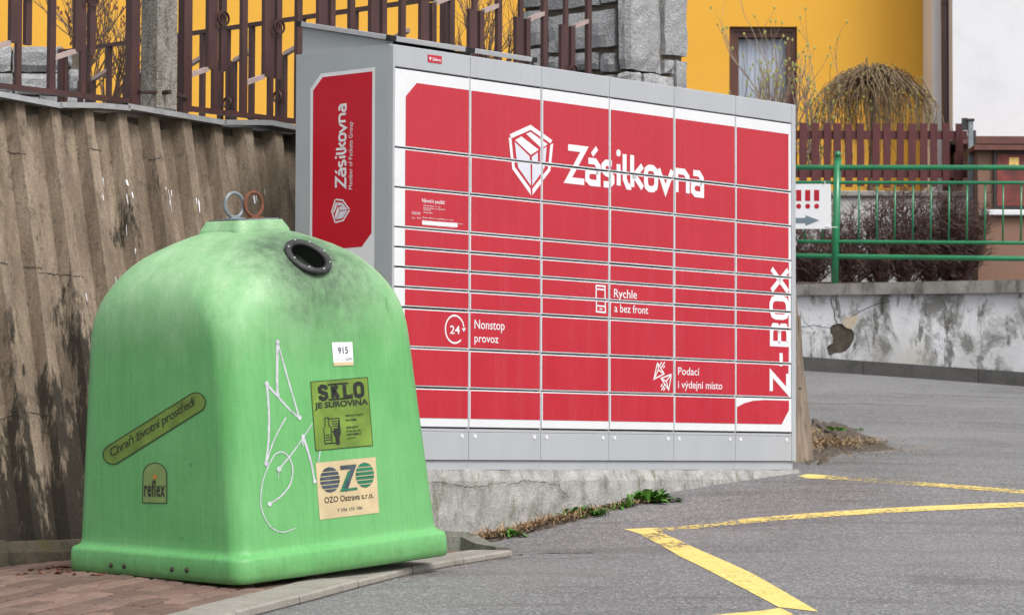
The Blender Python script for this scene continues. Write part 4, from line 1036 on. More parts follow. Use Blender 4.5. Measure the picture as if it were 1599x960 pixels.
# graphics on the left side
def side(name, polys, mat, x, par):
    V, Fc = [], []
    for q in polys: n0 = len(V); V += [(x, -p[0], p[1]) for p in q]; Fc.append([n0+i for i in range(len(q))])
    return obj(name, (V, Fc), mat, par)
sp_ = [o for o in lk.children if o.name.startswith('side_panel')][0]
SD = -.0126
side('white_film', [[lsv(*p) for p in ((486.4, 440), (587.3, 430), (588.8, 105.5), (504, 115.8), (487.5, 140))]], M['wfilm'], SD-.0004, sp_)
side('red_film', [[lsv(*p) for p in ((490.3, 392), (568, 385.5), (583.2, 364), (584.5, 112.2), (507, 121.2), (492, 142))]], M['redside'], SD-.0010, sp_)
sb, st_ = lsv(535, 296.8).y, lsv(535, 163).y; x_b, x_t = lsv(544.2, 230).x, lsv(526.6, 230).x
k0, k1 = min(p[0] for q in WORD for p in q), max(p[0] for q in WORD for p in q)
capS = x_b-x_t
SW = [[Vector((x_b-(p[1]-bl)/cap*capS, sb+(p[0]-k0)/(k1-k0)*(st_-sb))) for p in q] for q in WORD]
side('lettering', SW, M['wfilm'], SD-.0017, sp_)
P_ = text('Member of Packeta Group', 0); a = fit(P_, 0, 0, 1, 1); t0_, t1_ = lsv(552, 296).y, lsv(552, 191).y; xb_, xt_ = lsv(555.5, 240).x, lsv(547.5, 240).x
side('lettering', [[Vector((xb_-p[1]*(xb_-xt_), t0_+p[0]*(t1_-t0_))) for p in q] for q in a], M['wfilm'], SD-.0017, sp_)
allp = [p for v in SHP.values() for q in v for p in q]; a0, a1, b0_, b1_ = min(p.x for p in allp), max(p.x for p in allp), min(p.y for p in allp), max(p.y for p in allp)
lx0, lx1, ly0, ly1 = lsv(520.5, 330).x, lsv(550, 330).x, lsv(535, 348.5).y, lsv(535, 310).y
for k_, v in SHP.items():
    side('emblem', [[Vector((lx1-(p.y-b0_)/(b1_-b0_)*(lx1-lx0), ly0+(p.x-a0)/(a1-a0)*(ly1-ly0))) for p in q] for q in v], M[k_], SD-.0017, sp_)
# tilted solar panels on the roof
def solar(u0, u1, label, gable):
    rt = empty('solar_panel', LM @ Matrix.Translation((u0, 0, HT+.006)), label, 'solar panel', None)
    y0, y1, h0, h1 = .012, LD-.01, .030, .158; L = math.hypot(y1-y0, h1-h0); R_ = Matrix.Translation((0, y0, h0)) @ Matrix.Rotation(math.atan2(h1-h0, y1-y0), 4, 'X'); W_ = u1-u0
    obj('glass_sheet', xf(box(.01, W_-.01, .01, L-.01, -.012, .002), R_), M['solar'], rt)
    for (a, b, c, d) in ((.03, W_-.03, -.006, .016), (.03, W_-.03, L-.016, L+.006)): obj('frame_bar', xf(box(a, b, c, d, -.016, .008, .002), R_), M['alu'], rt)
    for (a, b) in ((-.006, .016), (W_-.016, W_+.006)): obj('frame_bar', xf(box(a, b, .03, L-.03, -.016, .008, .002), R_), M['alu'], rt)
    for a in (-.008, W_-.031):
        for c in (-.008, L-.031): obj('corner_cap', xf(box(a, a+.039, c, c+.039, -.018, .010, .003), R_), M['blackp'], rt)
    if gable:
        V = [(x, y, z) for x in (.014, .02) for (y, z) in ((y0+.01, .001), (y1-.02, .001), (y1-.02, h1-.022), (y0+.01, h0-.018))]
        obj('gable_sheet', (V, [[0, 3, 2, 1], [4, 5, 6, 7], [0, 1, 5, 4], [1, 2, 6, 5], [2, 3, 7, 6], [3, 0, 4, 7]]), M['grey2'], rt)
    V = [(x, y1-.02+d, z) for x in (.02, W_-.02) for d in (0, .006) for z in (.001, h1-.02)]
    obj('rear_sheet', (V, [[0, 1, 3, 2], [4, 6, 7, 5], [0, 4, 5, 1], [2, 3, 7, 6], [0, 2, 6, 4], [1, 5, 7, 3]]), M['grey2'], rt)
solar(-.012, CW+.005, 'tilted solar panel with aluminium frame above the left end of the locker roof', True)
solar(CW+.012, 2*CW-.035, 'second tilted solar panel on the locker roof, right of the left end one', True)
# ------------------------------------------------------------------ green bell-shaped glass bin
BC = at(405, 878.5, 12.9)
BMx = Matrix.Translation(BC) @ Matrix.Rotation(rad(-2.6), 4, 'Y') @ Matrix.Rotation(rad(4.6), 4, 'X') @ Matrix.Rotation(rad(44), 4, 'Z')
bn = empty('glass_recycling_bin', BMx, 'faded green bell-shaped glass recycling bin with stickers and white graffiti', 'recycling bin')
def rring(h, hw, r, n=10):
    s_ = (hw-r)/1.4142+r; P_ = []
    for qx, qy, a0 in ((1, 1, 0), (-1, 1, 90), (-1, -1, 180), (1, -1, 270)):
        for i in range(n+1):
            a = rad(a0+90*i/n); P_.append(Vector((qx*(s_-r)+r*math.cos(a), qy*(s_-r)+r*math.sin(a), h)))
        # flat between corners
    return P_
def loft(prof, top=True, bottom=True):
    V, Fc = [], []; m = 44
    for (h, hw, r) in prof: V += rring(h, hw, r)
    for i in range(len(prof)-1):
        for j in range(m): q = (j+1) % m; Fc.append([i*m+j, i*m+q, (i+1)*m+q, (i+1)*m+j])
    if bottom: Fc.append(list(range(m))[::-1])
    if top: Fc.append([(len(prof)-1)*m+j for j in range(m)])
    return V, Fc
PRF = [(.002, .778, .06), (.008, .786, .065), (.03, .789, .065), (.090, .785, .065), (.099, .781, .065), (.105, .772, .065), (.110, .757, .07), (.118, .745, .075), (.132, .7385, .08), (.16, .7355, .082)]
for i in range(1, 12): t_ = i/11; PRF.append((.16+.72*t_, .7355-.066*t_, .082+.05*t_))
PRF += [(.935, .6645, .142), (.985, .658, .158), (1.03, .647, .178), (1.07, .633, .202), (1.11, .614, .232), (1.148, .589, .258), (1.185, .558, .278), (1.22, .524, .29), (1.255, .482, .295), (1.29, .428, .29), (1.32, .366, .28), (1.348, .296, .255), (1.372, .226, .205), (1.388, .165, .15), (1.394, .10, .095)]
bvf = loft(PRF); wv = [BMx @ v for v in bvf[0]]
BVB = BVHTree.FromPolygons(wv, bvf[1])
d_ = ray(480.5, 402).normalized(); hh = BVB.ray_cast(Vector((0, 0, 0)), d_); HP, HN = hh[0], hh[1]
if HN.dot(d_) > 0: HN = -HN
# smooth normal around the opening
acc = Vector((0, 0, 0))
for ax_, ay_ in ((-22, -14), (22, -14), (22, 14), (-22, 14), (0, 0)):
    h2 = BVB.ray_cast(Vector((0, 0, 0)), ray(480+ax_, 402+ay_).normalized()); n2 = h2[1] if h2[1].dot(d_) < 0 else -h2[1]; acc += n2
HN = acc.normalized(); inv = BMx.inverted(); HOLE_LOC = tuple(inv @ HP)
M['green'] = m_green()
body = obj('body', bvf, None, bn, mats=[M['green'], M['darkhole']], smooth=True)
HR = .082
hx_ = HN.cross(UP).normalized(); hy_ = HN.cross(hx_); HMx = inv @ frame(HP, hx_, hy_, HN)
cut = obj('cut', xf(tube([(0, 0, -.32), (0, 0, .2)], HR, 32), HMx), M['darkhole'])
cut.matrix_world = BMx
bpy.context.view_layer.update()
md = body.modifiers.new('b', 'BOOLEAN'); md.object = cut; md.operation = 'DIFFERENCE'; md.solver = 'EXACT'
dg = bpy.context.evaluated_depsgraph_get(); nm2 = bpy.data.meshes.new_from_object(body.evaluated_get(dg)); body.modifiers.clear()
old = body.data; body.data = nm2; nm2.name = 'body'; bpy.data.meshes.remove(old); bpy.data.objects.remove(cut)
if len(nm2.materials) < 2: nm2.materials.clear(); nm2.materials.append(M['green']); nm2.materials.append(M['darkhole'])
hi = HMx.inverted()
for p in nm2.polygons:
    c = hi @ p.center; p.material_index = 1 if (math.hypot(c.x, c.y) < HR*1.001 and c.z < .01 and c.z > -.33 and (all(math.hypot((hi @ nm2.vertices[i].co).x, (hi @ nm2.vertices[i].co).y) < HR*1.02 for i in p.vertices))) else 0
nm2.shade_smooth()
try: nm2.set_sharp_from_angle(angle=rad(50))
except Exception: pass
ring = obj('throw_in_ring', xf(([Vector((v.x, v.y, v.z*.8+.004)) for v in torus(HR+.008, .0155, 40, 12)[0]], torus(HR+.008, .0155, 40, 12)[1]), HMx), M['rubber'], bn, smooth=True)
for i in range(8):
    a = i*math.pi/4+.3; obj('ring_bolt', xf(sph(((HR+.010)*math.cos(a), (HR+.010)*math.sin(a), .0165), .0045, 8, 5), HMx), M['chrome'], ring, smooth=True)
obj('rubber_flap', xf(([Vector((HR*.97*math.cos(a), HR*.97*math.sin(a), -.06+.01*math.sin(3*a))) for a in np.linspace(0, 2*math.pi, 25)[:-1]], [list(range(24))]), HMx), M['darkhole'], bn)
cap_ = obj('cap', loft([(1.352, .199, .05), (1.394, .186, .045), (1.428, .161, .035), (1.432, .157, .03)]), M['green'], bn)
obj('cap_plate', loft([(1.4325, .145, .02), (1.4385, .145, .02)]), M['steel'], bn)
for (px, py, yaw, mt, rt_) in ((365.5, 314, 3, 'steel', .0), (396, 312.5, 6, 'rust', .0)):
    # both lifting rings stand on the plate, in the plane of the bin's diagonal
    c = inv @ at(px, py, 12.9 if mt == 'steel' else 12.96)
    vf = xf(torus(.0515, .0078, 32, 10), Matrix.Translation((c.x, c.y, 1.4385+.060)) @ Matrix.Rotation(rad(yaw), 4, 'Z') @ Matrix.Rotation(math.pi/2, 4, 'X'))
    rg = obj('lifting_ring', vf, M[mt], bn, smooth=True)
    rg['label'] = 'grey steel lifting ring' if mt == 'steel' else 'rusty lifting ring'
    obj('ring_shackle', xf(box(-.024, .024, -.012, .012, 0, .016, .004), Matrix.Translation((c.x, c.y, 1.4385)) @ Matrix.Rotation(rad(yaw), 4, 'Z')), M[mt], rg)
    obj('ring_base', xf(box(-.045, .045, -.02, .02, 0, .006, .002), Matrix.Translation((c.x, c.y, 1.4387)) @ Matrix.Rotation(rad(yaw), 4, 'Z')), M[mt], rg)
for px, py in ((174, 882), (194.5, 883.5), (269, 888), (292, 889.5), (429.5, 344.6)):
    h = hit(BVB, px, py, .0) 
    if h is None: continue
    obj('rusty_bolt', ([inv @ Vector(v) for v in sph(h, .0105, 10, 6)[0]], sph(h, .0105, 10, 6)[1]), M['rustdark'], bn, smooth=True)
def bdec(name, polys, mat, par, off):
    V, Fc = decal_strip(BVB, polys, off)
    # keep faces towards the viewer
    return obj(name, ([inv @ v for v in V], Fc), mat, par) if V else None
def quadmap(q): 
    TL, TR, BR, BL = [Vector(p) for p in q]
    return lambda x, y: (TL*(1-x)+TR*x)*y+(BL*(1-x)+BR*x)*(1-y)
def grid(f, n=6): return [[f(i/n, j/n), f((i+1)/n, j/n), f((i+1)/n, (j+1)/n), f(i/n, (j+1)/n)] for i in range(n) for j in range(n)]
def mapp(polys, f): return [[f(p[0], p[1]) for p in q] for q in polys]
def tfit(body, x0, y0, x1, y1, bold=.0, shear=0., sp=1.): return fit(text(body, bold, shear, sp), x0, y0, x1, y1)
# number plate sticker
f = quadmap([(517.7, 534.4), (549.7, 533.8), (551.5, 570), (520.7, 571.2)])
s1 = bdec('number_sticker', grid(f), M['signw'], bn, .002)
bdec('lettering', mapp(tfit('915', .26, .50, .76, .80, .02), f), M['ink2'], s1, .0032)
bdec('lettering', mapp(tfit('OZO!!!', .60, .22, .95, .32, .01)+tfit('Kontejner na sklo', .08, .28, .52, .32)+tfit('Ostrava a okolí', .08, .21, .52, .25), f), M['ink2'], s1, .0032)
bdec('sticker_stripe', mapp([[(0, 0), (1, 0), (1, .15), (0, .15)]], f), M['cream'], s1, .0028)
# olive glass sticker
f = quadmap([(484.2, 595.4), (573.6, 588.4), (581.8, 695.4), (492, 703.5)])
s2 = bdec('glass_sticker', grid(f), M['olive'], bn, .002)
pol = []
def slab_letters(wd, x0, x1, y0, y1, t, ser):
    out = []; n = len(wd); p = (x1-x0)/n
    for i, ch in enumerate(wd):
        a, b = x0+i*p+p*.04, x0+(i+1)*p-p*.04
        if ch == 'O': out += glyph('O', a, b, y0, y1-y0, t)
        else: out += glyph(ch, a, b, y0, y1-y0, t)
        st = []
        if ch == 'K': st = [(.26, 0), (.26, 1), (.9, 0), (.82, 1)]
        if ch == 'L': st = [(.26, 0), (.26, 1)]
        for sx, sy in st:
            c = a+(b-a)*sx; yy = y0 if sy == 0 else y1; s_ = 1 if sy == 0 else -1
            out.append([Vector((c-ser, yy)), Vector((c+ser, yy)), Vector((c+ser, yy+s_*t*.38)), Vector((c-ser, yy+s_*t*.38))])
        if ch == 'L': out.append([Vector((b-t*.5, y0)), Vector((b, y0)), Vector((b, y0+(y1-y0)*.34)), Vector((b-t*.4, y0+(y1-y0)*.3))])
    return out
bdec('lettering', mapp(slab_letters('SKLO', .10, .93, .705, .945, .062, .075), f), M['ink'], s2, .0032)
bdec('lettering', mapp(tfit('JE SUROVINA', .04, .575, .97, .69, .03), f), M['ink'], s2, .0032)
sm = []
for i, (b, y) in enumerate((('NEVHAZUJTE', .445), ('PROSÍM', .385), ('ODPADKY', .275), ('PORCELÁN', .225), ('KERAMIKU', .175), ('ZÁTKY', .125))): sm += tfit(b, .56, y, .56+.031*len(b), y+.034, .02)
bdec('lettering', mapp(sm, f), M['ink'], s2, .0032)
bt = [(.17, .09), (.17, .30), (.20, .36), (.20, .46), (.26, .46), (.26, .36), (.30, .30), (.30, .09)]
bdec('emblem', mapp(stroke(bt, .014, True)+stroke([(.26, .44), (.44, .44)], .014)+stroke([(.17, .09), (.36, .085)], .014)+stroke([(.30, .27), (.36, .22)], .014)+sum([stroke([(.32, y), (.42, y)], .012) for y in (.40, .365, .33)], [])+sum([stroke([(.19, y), (.29, y)], .012) for y in (.14, .175, .21)], []), f), M['ink'], s2, .0032)
bdec('emblem', mapp(earpoly([(.36, .10), (.36, .16), (.33, .22), (.34, .30), (.41, .30), (.44, .44), (.455, .44), (.46, .22), (.43, .16), (.43, .06), (.37, .06)]), f), M['ink'], s2, .0034)
bd_ = stroke([(.004, .004), (.996, .004), (.996, .996), (.004, .996)], .008, True); bdec('sticker_edge', mapp(bd_, f), M['ink'], s2, .0030)
# cream company sticker
f = quadmap([(492.3, 722.3), (586, 713.2), (591.6, 799.9), (498.9, 811)])
s3 = bdec('company_sticker', grid(f), M['cream'], bn, .002)
def oval(cx_, cy_, rx, ry, n=6, gap=.22):
    out = []
    for i in range(n):
        y0, y1 = -1+2*i/n, -1+2*(i+1)/n-2*gap/n
        if i == n-1: y1 = 1
        L = [(cx_-rx*math.sqrt(max(0, 1-y*y)), cy_+ry*y) for y in np.linspace(y0, y1, 5)]; R_ = [(cx_+rx*math.sqrt(max(0, 1-y*y)), cy_+ry*y) for y in np.linspace(y0, y1, 5)]
        for a in range(4): out.append([L[a], R_[a], R_[a+1], L[a+1]])
    return out
bdec('emblem', mapp(oval(.215, .68, .165, .225), f), M['ink2'], s3, .0032); bdec('emblem', mapp(oval(.80, .70, .155, .225), f), M['greenink'], s3, .0032)
bdec('emblem', mapp(stroke([(.40, .87), (.62, .87), (.45, .45)], .075), f), M['ink2'], s3, .0034)
bdec('emblem', mapp(stroke([(.55, .80), (.40, .47), (.66, .475)], .045), f), M['greenink'], s3, .0036)
bdec('lettering', mapp(tfit('OZO Ostrava s.r.o.', .10, .275, .92, .385, .012), f), M['ink'], s3, .0032)
bdec('lettering', mapp(tfit('T 596 133 186', .30, .10, .72, .155, .012), f), M['ink2'], s3, .0032)
# slanted capsule sticker
L0, R0, rc = Vector((177, 709)), Vector((306.5, 628)), 15.2
ax = (R0-L0).normalized(); ay = Vector((ax.y, -ax.x)); 
def cap_pts(r, n=12):
    out = []
    for i in range(n+1): a = -math.pi/2+math.pi*i/n; out.append(R0+ax*r*math.cos(a)+ay*r*math.sin(a))
    for i in range(n+1): a = math.pi/2+math.pi*i/n; out.append(L0+ax*r*math.cos(a)+ay*r*math.sin(a))
    return out
cp_ = cap_pts(rc); N = len(cp_)
s4 = bdec('slogan_sticker', [[cp_[i], cp_[i+1], cp_[N-2-i], cp_[N-1-i]] for i in range(N//2-1)], M['olive'], bn, .002)
bdec('sticker_edge', stroke(cp_, 1.3, True), M['ink'], s4, .003)
LL = (R0-L0).length
ft_ = lambda x, y: L0+ax*(x*LL)+ay*(y*rc)
bdec('lettering', mapp(tfit('Chraň životní prostředí', -.02, -.42, 1.02, .74, .0, .42, .88), ft_), M['ink'], s4, .0032)
# arched maker's sticker
ar_ = [(223.3, 784.3), (261, 785)]+[(242.6+18.4*math.cos(a), 740.5-18.2*math.sin(a)) for a in np.linspace(0, math.pi, 14)]
s5 = bdec('maker_sticker', earpoly(ar_), M['olive2'], bn, .002)
bdec('sticker_edge', stroke(ar_, 1.1, True), M['ink'], s5, .003)
fq = quadmap([(225, 748), (259.5, 748.5), (259.5, 777), (225, 776.5)])
bdec('lettering', mapp(tfit('reflex', .03, .05, .97, .98, .02, 0, 1.1), fq), M['ink'], s5, .0032)
bdec('emblem', [[(242.5, 737.5), (244, 743), (248, 744), (244.5, 746), (243, 749), (241.5, 746), (238, 744), (241.5, 743)]], M['orange'], s5, .0032)
# sprayed tag
def zz10(x, y): return (370+x/3.3104, 480+y/3.3104)
def zz13(x, y): return (x/3.3104, 670+y/3.3104)
def smooth(pts, n=8):
    P_ = [Vector(p) for p in pts]; P_ = [P_[0]*2-P_[1]]+P_+[P_[-1]*2-P_[-2]]; out = []
    for i in range(1, len(P_)-2):
        for k_ in range(n):
            t = k_/n; a, b, c, d = P_[i-1], P_[i], P_[i+1], P_[i+2]
            out.append(.5*((2*b)+(c-a)*t+(2*a-5*b+4*c-d)*t*t+(-a+3*b-3*c+d)*t**3))
    out.append(P_[-2]); return out
def lin(pts, n=6):
    out = []
    for i in range(len(pts)-1):
        for k_ in range(n): out.append(Vector(pts[i]).lerp(Vector(pts[i+1]), k_/n))
    return out+[Vector(pts[-1])]
SPR = []
def spr(pts, w0, w1, sm=True):
    q = smooth(pts) if sm else lin(pts); n = len(q); SPR.append(stroke(q, [.66*(w0+(w1-w0)*i/(n-1))*random.uniform(.85, 1.15)/3.3104 for i in range(n)]))
def blob(x, y, r, zf): c = Vector(zf(x, y)); SPR.append([[c+Vector((r*math.cos(a), r*math.sin(a)*1.2))/3.3104 for a in np.linspace(0, 2*math.pi, 10)[:-1]]])
spr([zz10(*p) for p in ((150, 800), (163, 690), (166, 560), (160, 460), (152, 395))], 14, 16, False)
spr([zz10(*p) for p in ((152, 395), (210, 460), (270, 525), (322, 572))], 18, 11, False); spr([zz10(*p) for p in ((322, 572), (295, 480), (260, 360), (232, 260), (208, 175))], 12, 10, False)
spr([zz10(*p) for p in ((208, 175), (207, 260), (206, 360), (209, 452))], 20, 17, False)
spr([zz10(*p) for p in ((252, 568), (215, 635), (180, 710), (150, 806))], 11, 10)
spr([zz10(*p) for p in ((388, 600), (345, 665), (290, 745), (215, 835))], 8, 13)
spr([zz10(*p) for p in ((337, 656), (362, 730), (384, 810), (400, 900))], 20, 12); spr([zz10(*p) for p in ((337, 656), (338, 690), (342, 716))], 14, 8)
spr([zz10(*p) for p in ((213, 835), (213, 860), (213, 885))], 8, 4); spr([zz10(*p) for p in ((428, 740), (424, 770), (419, 800))], 9, 7)
spr([zz13(*p) for p in ((1390, 180), (1420, 130), (1460, 118), (1495, 150), (1512, 215), (1495, 290), (1450, 345), (1392, 385))], 9, 12)
spr([zz13(*p) for p in ((1390, 180), (1362, 250), (1347, 330), (1350, 410), (1380, 480), (1420, 520), (1470, 530), (1525, 510))], 9, 7)
for x, y, r in ((150, 806, 11), (152, 393, 11), (322, 570, 10), (208, 177, 10), (210, 452, 9), (215, 835, 12), (400, 898, 9)): blob(x, y, r, zz10)
blob(1392, 385, 11, zz13)
for i_, q_ in enumerate(SPR): bdec('spray_stroke', q_, M['spray'], bn, .0012+.00012*i_)
# ------------------------------------------------------------------ plants
def branches(mb, p, d, L, r, depth, rnd, spread=.5, up=.15, tips=None, n=4, kids=3, sides=3):
    pts = [p]; rs = [r]
    for i in range(n):
        d = (d+Vector((rnd.gauss(0, .12), rnd.gauss(0, .12), rnd.gauss(0, .08)+up*.3))).normalized(); pts.append(pts[-1]+d*(L/n)); rs.append(r*(1-.42*(i+1)/n))
    mb.add(tube(pts, rs, sides, False))
    if depth == 0:
        if tips is not None: tips.append((pts[-1], d)); 
        return
    for k_ in range(kids):
        i = rnd.randint(1, n); nd = (d+Vector((rnd.gauss(0, spread), rnd.gauss(0, spread), rnd.gauss(0, spread*.6)+up))).normalized()
        branches(mb, pts[i], nd, L*rnd.uniform(.5, .8), rs[i]*.82, depth-1, rnd, spread, up, tips, n, kids, sides)
def shrub(name, base, label, mat, seed, stems, H, r, depth=3, spread=.42, lean=.35, budmat=None, budr=.012, kids=3, group=None, cat='shrub'):
    rnd = random.Random(seed); rt = empty(name, base, label, cat, group); mb = MB(); tips = []
    for s_ in range(stems):
        a = rnd.uniform(0, 2*math.pi); d = Vector((math.cos(a)*lean*rnd.random(), math.sin(a)*lean*rnd.random(), 1)).normalized()
        branches(mb, base+Vector((rnd.gauss(0, .05), rnd.gauss(0, .05), 0)), d, H*rnd.uniform(.4, .55), r, depth, rnd, spread, .18, tips, 5, kids)
    obj('branches', mb.vf, mat, rt, True)
    if budmat:
        b = MB()
        for p, d in tips: b.add(xf(sph((0, 0, 0), 1, 5, 4), frame(p, Vector((budr, 0, 0)), Vector((0, budr, 0)), Vector((0, 0, budr*1.6)))))
        tag(obj('buds', b.vf, budmat, rt, True), kind='stuff')
    return rt
b = at(118, 190, 23.); shrub('bare_shrub', b, 'bare brown shrub against the yellow wall behind the left fence panel', M['twig_dark'], 3, 6, 1.35, .012, 3, .33, .55, M['leafb'], .010, 3)
b = at(165, 200, 22.6); shrub('bare_shrub', b, 'second bare brown shrub close to the left of the concrete post', M['twig_dark'], 9, 5, 1.45, .012, 3, .33, .4, M['leafb'], .008, 3)
b = at(745, 190, 23.); shrub('bare_shrub', b, 'bare shrub seen between fence bars above the locker roof', M['twig_dark'], 5, 7, 1.5, .012, 3, .3, .3, None, .01, 3)
b = at(1222, 330, 32.4); shrub('budding_shrub', b, 'pale bare shrub with green buds in front of the brown framed window', M['twig_pale'], 21, 6, 2.15, .022, 3, .30, .42, M['bud'], .0125, 3)
b = at(1275, 330, 32.6); shrub('budding_shrub', b, 'small pale budding shrub between the window and the weeping tree', M['twig_pale'], 12, 4, 1.3, .016, 3, .34, .5, M['bud'], .011, 3)
# weeping tree
rnd = random.Random(8); WP = at(1357, 300, 32.8); top = at(1362, 128, 32.8)
wt = empty('weeping_tree', WP, 'small weeping tree with a dome of hanging bare twigs behind the picket fence', 'tree')
obj('trunk', tube([WP+Vector((0, 0, -.4)), WP.lerp(top, .5)+Vector((.03, 0, 0)), top], [.045, .04, .035], 8), M['twig_dark'], wt, True)
cr1 = MB(); bd = MB()
for i in range(330):
    a = rnd.uniform(0, 2*math.pi); R_ = .66*math.sqrt(rnd.uniform(.02, 1)); h = (.20+rnd.uniform(-.05, .06))*(1-.35*(R_/.66)**2); drop = rnd.uniform(.25, .75)
    pts = []; wob = rnd.uniform(-.7, .7); R_ = .64*rnd.uniform(.1, 1.05)**.7*(1+.10*math.sin(3*a+1)); drop = rnd.uniform(.22, .8)
    for k_ in range(9):
        t = k_/8
        if t < .6: q = t/.6; rr2 = R_*q; zz_ = .13*math.sin(min(1., q*1.6)*math.pi*.5)*(1-.2*R_)-.30*(rr2/.64)**2.2+rnd.gauss(0, .04)
        else: q = (t-.6)/.4; rr2 = R_*(1+.07*math.sin(q*1.6)); zz_ = .13*(1-.2*R_)-.30*(R_/.64)**2.2-drop*q**1.2
        aa = a+wob*t; pts.append(top+Vector((math.cos(aa)*rr2+rnd.gauss(0, .01), math.sin(aa)*rr2, zz_+rnd.gauss(0, .008))))
    cr1.add(tube(pts, [.0085*(1-.75*k_/8) for k_ in range(9)], 3, False))
    for k_ in range(4, 9):
        if rnd.random() < .30: bd.add(sph(pts[k_]+Vector((rnd.gauss(0, .01), rnd.gauss(0, .01), 0)), rnd.uniform(.006, .013), 5, 3))
        if rnd.random() < .5: e = pts[k_]+Vector((rnd.gauss(0, .05), rnd.gauss(0, .05), -rnd.uniform(.03, .16))); cr1.add(tube([pts[k_], e], [.003, .0015], 3, False))
obj('crown', cr1.vf, M['twig'], wt, True); tag(obj('buds', bd.vf, M['bud'], wt, True), kind='stuff')
# barberry hedge, bush by bush
bx = [(1216, 'leftmost purple-brown barberry bush, half hidden by the locker edge', 300), (1262, 'purple-brown barberry bush behind the notice board', 330), (1322, 'low purple-brown barberry bush right of the railing post', 318), (1372, 'purple-brown barberry bush under the middle of the picket fence', 303), (1412, 'tall purple-brown barberry bush near the right part of the picket fence', 286), (1452, 'purple-brown barberry bush, second from the right end of the hedge', 292), (1492, 'dense rounded purple-brown barberry bush at the right end of the hedge', 298)]
for i, (px, lab, topy) in enumerate(bx):
    base = at(px, 442, 30.3); base.z = tz; H = at(px, topy, 30.3).z-base.z; rnd = random.Random(50+i); rt = empty('barberry_bush', base, lab, 'bush', 'barberry hedge'); mb = MB(); dense = 1.7 if i == 6 else 1.
    for s_ in range(int(58*dense)):
        a = rnd.uniform(0, 2*math.pi); sp2 = rnd.random()**.7*(.42 if i != 6 else .40); hh_ = H*rnd.uniform(.7, 1.05)*(1-.22*(sp2/.42)**2)*rnd.choice((1, 1, .55))
        pts = [base+Vector((rnd.gauss(0, .03), rnd.gauss(0, .03), -.05))]
        for k_ in range(1, 6):
            t = k_/5; pts.append(base+Vector((math.cos(a)*sp2*t**.8+rnd.gauss(0, .012), math.sin(a)*sp2*.9*t**.8+rnd.gauss(0, .012), hh_*t)))
        mb.add(tube(pts, [.0055*(1-.7*k_/5) for k_ in range(6)], 3, False))
        for k_ in range(int(15*dense)):
            t = rnd.uniform(.12, 1)*4.99; j = int(t); p = pts[j].lerp(pts[j+1], t-j); L = rnd.uniform(.05, .17); d = Vector((rnd.gauss(0, .6), rnd.gauss(0, .6), rnd.uniform(.2, 1.1))).normalized()
            q = p+d*L; mb.add(tube([p, p.lerp(q, .5)+Vector((rnd.gauss(0, .01), 0, .01)), q], [.0032, .0025, .0014], 3, False))
            for _ in range(2): e = p.lerp(q, rnd.uniform(.4, .9)); mb.add(tube([e, e+Vector((rnd.gauss(0, .04), rnd.gauss(0, .04), rnd.uniform(.0, .06)))], [.003, .0016], 3, False))
    obj('twigs', mb.vf, M['twig_red'], rt, True)
# ------------------------------------------------------------------ trunk, soil, straw, weeds, litter
rnd = random.Random(2)
tb = at(1226, 700, 17.95); V = []; n = 12; m = 10
for j in range(m+1):
    t = j/m; z = gz(tb.x, tb.y)-.1+t*1.15
    for i in range(n):
        a = 2*math.pi*i/n; r = (.142-.085*t)*(1+.10*math.sin(3*a+1)+.05*math.sin(7*a+t*6)); V.append((tb.x+.02-.02*t+r*math.cos(a), tb.y+r*math.sin(a), z))
tr = empty('tree_trunk', Vector((tb.x, tb.y, gz(tb.x, tb.y))), 'dry grey weathered tree trunk standing close behind the right end of the locker', 'tree')
obj('trunk', (V, [[j*n+i, j*n+(i+1) % n, (j+1)*n+(i+1) % n, (j+1)*n+i] for j in range(m) for i in range(n)]+[[m*n+i for i in range(n)]]), M['bark'], tr, True)
for k_ in range(16):
    a = rnd.uniform(-2.6, .6); z0 = gz(tb.x, tb.y)+rnd.uniform(0, .7); t = (z0-gz(tb.x, tb.y)+.1)/1.15; r = (.142-.085*t)*1.0
    c = Vector((tb.x+r*math.cos(a), tb.y+r*math.sin(a), z0)); tv2 = Vector((-math.sin(a), math.cos(a), 0))*rnd.uniform(.012, .03); o_ = Vector((math.cos(a), math.sin(a), 0))*.014; L = rnd.uniform(.1, .3)
    obj('bark_flake', ([c-tv2-o_*.3, c+o_, c+tv2-o_*.3, c-tv2*.5-o_+Vector((0, 0, L)), c+o_*.5+Vector((-.01, 0, L)), c+tv2*.5-o_+Vector((0, 0, L))], [[0, 1, 4, 3], [1, 2, 5, 4]]), M['bark'], tr, True)
def patch_soil(name, ring, h, mat, n=12):
    P_ = [gnd(*p) for p in ring]; rs = random.Random(len(ring)); Q = []
    for i in range(len(P_)):
        for k_ in range(6): q = P_[i].lerp(P_[(i+1) % len(P_)], k_/6); Q.append(q)
    c = sum(P_, Vector((0, 0, 0)))/len(P_); P_ = [q.lerp(c, rs.uniform(-.12, .16)) for q in Q]; V = []; k_ = len(P_)
    for j in range(n):
        t = j/n
        for p in P_: q = p.lerp(c, t); V.append((q.x+rs.gauss(0, .008), q.y+rs.gauss(0, .008), gz(q.x, q.y)-.006*(j == 0)+h*(1-(1-t)**1.6)*rs.uniform(.6, 1.25)))
    V.append((c.x, c.y, gz(c.x, c.y)+h)); Fc = [[j*k_+i, j*k_+(i+1) % k_, (j+1)*k_+(i+1) % k_, (j+1)*k_+i] for j in range(n-1) for i in range(k_)]+[[(n-1)*k_+i, (n-1)*k_+(i+1) % k_, n*k_] for i in range(k_)]
    return tag(obj(name, (V, Fc), mat, smooth=True), kind='structure')
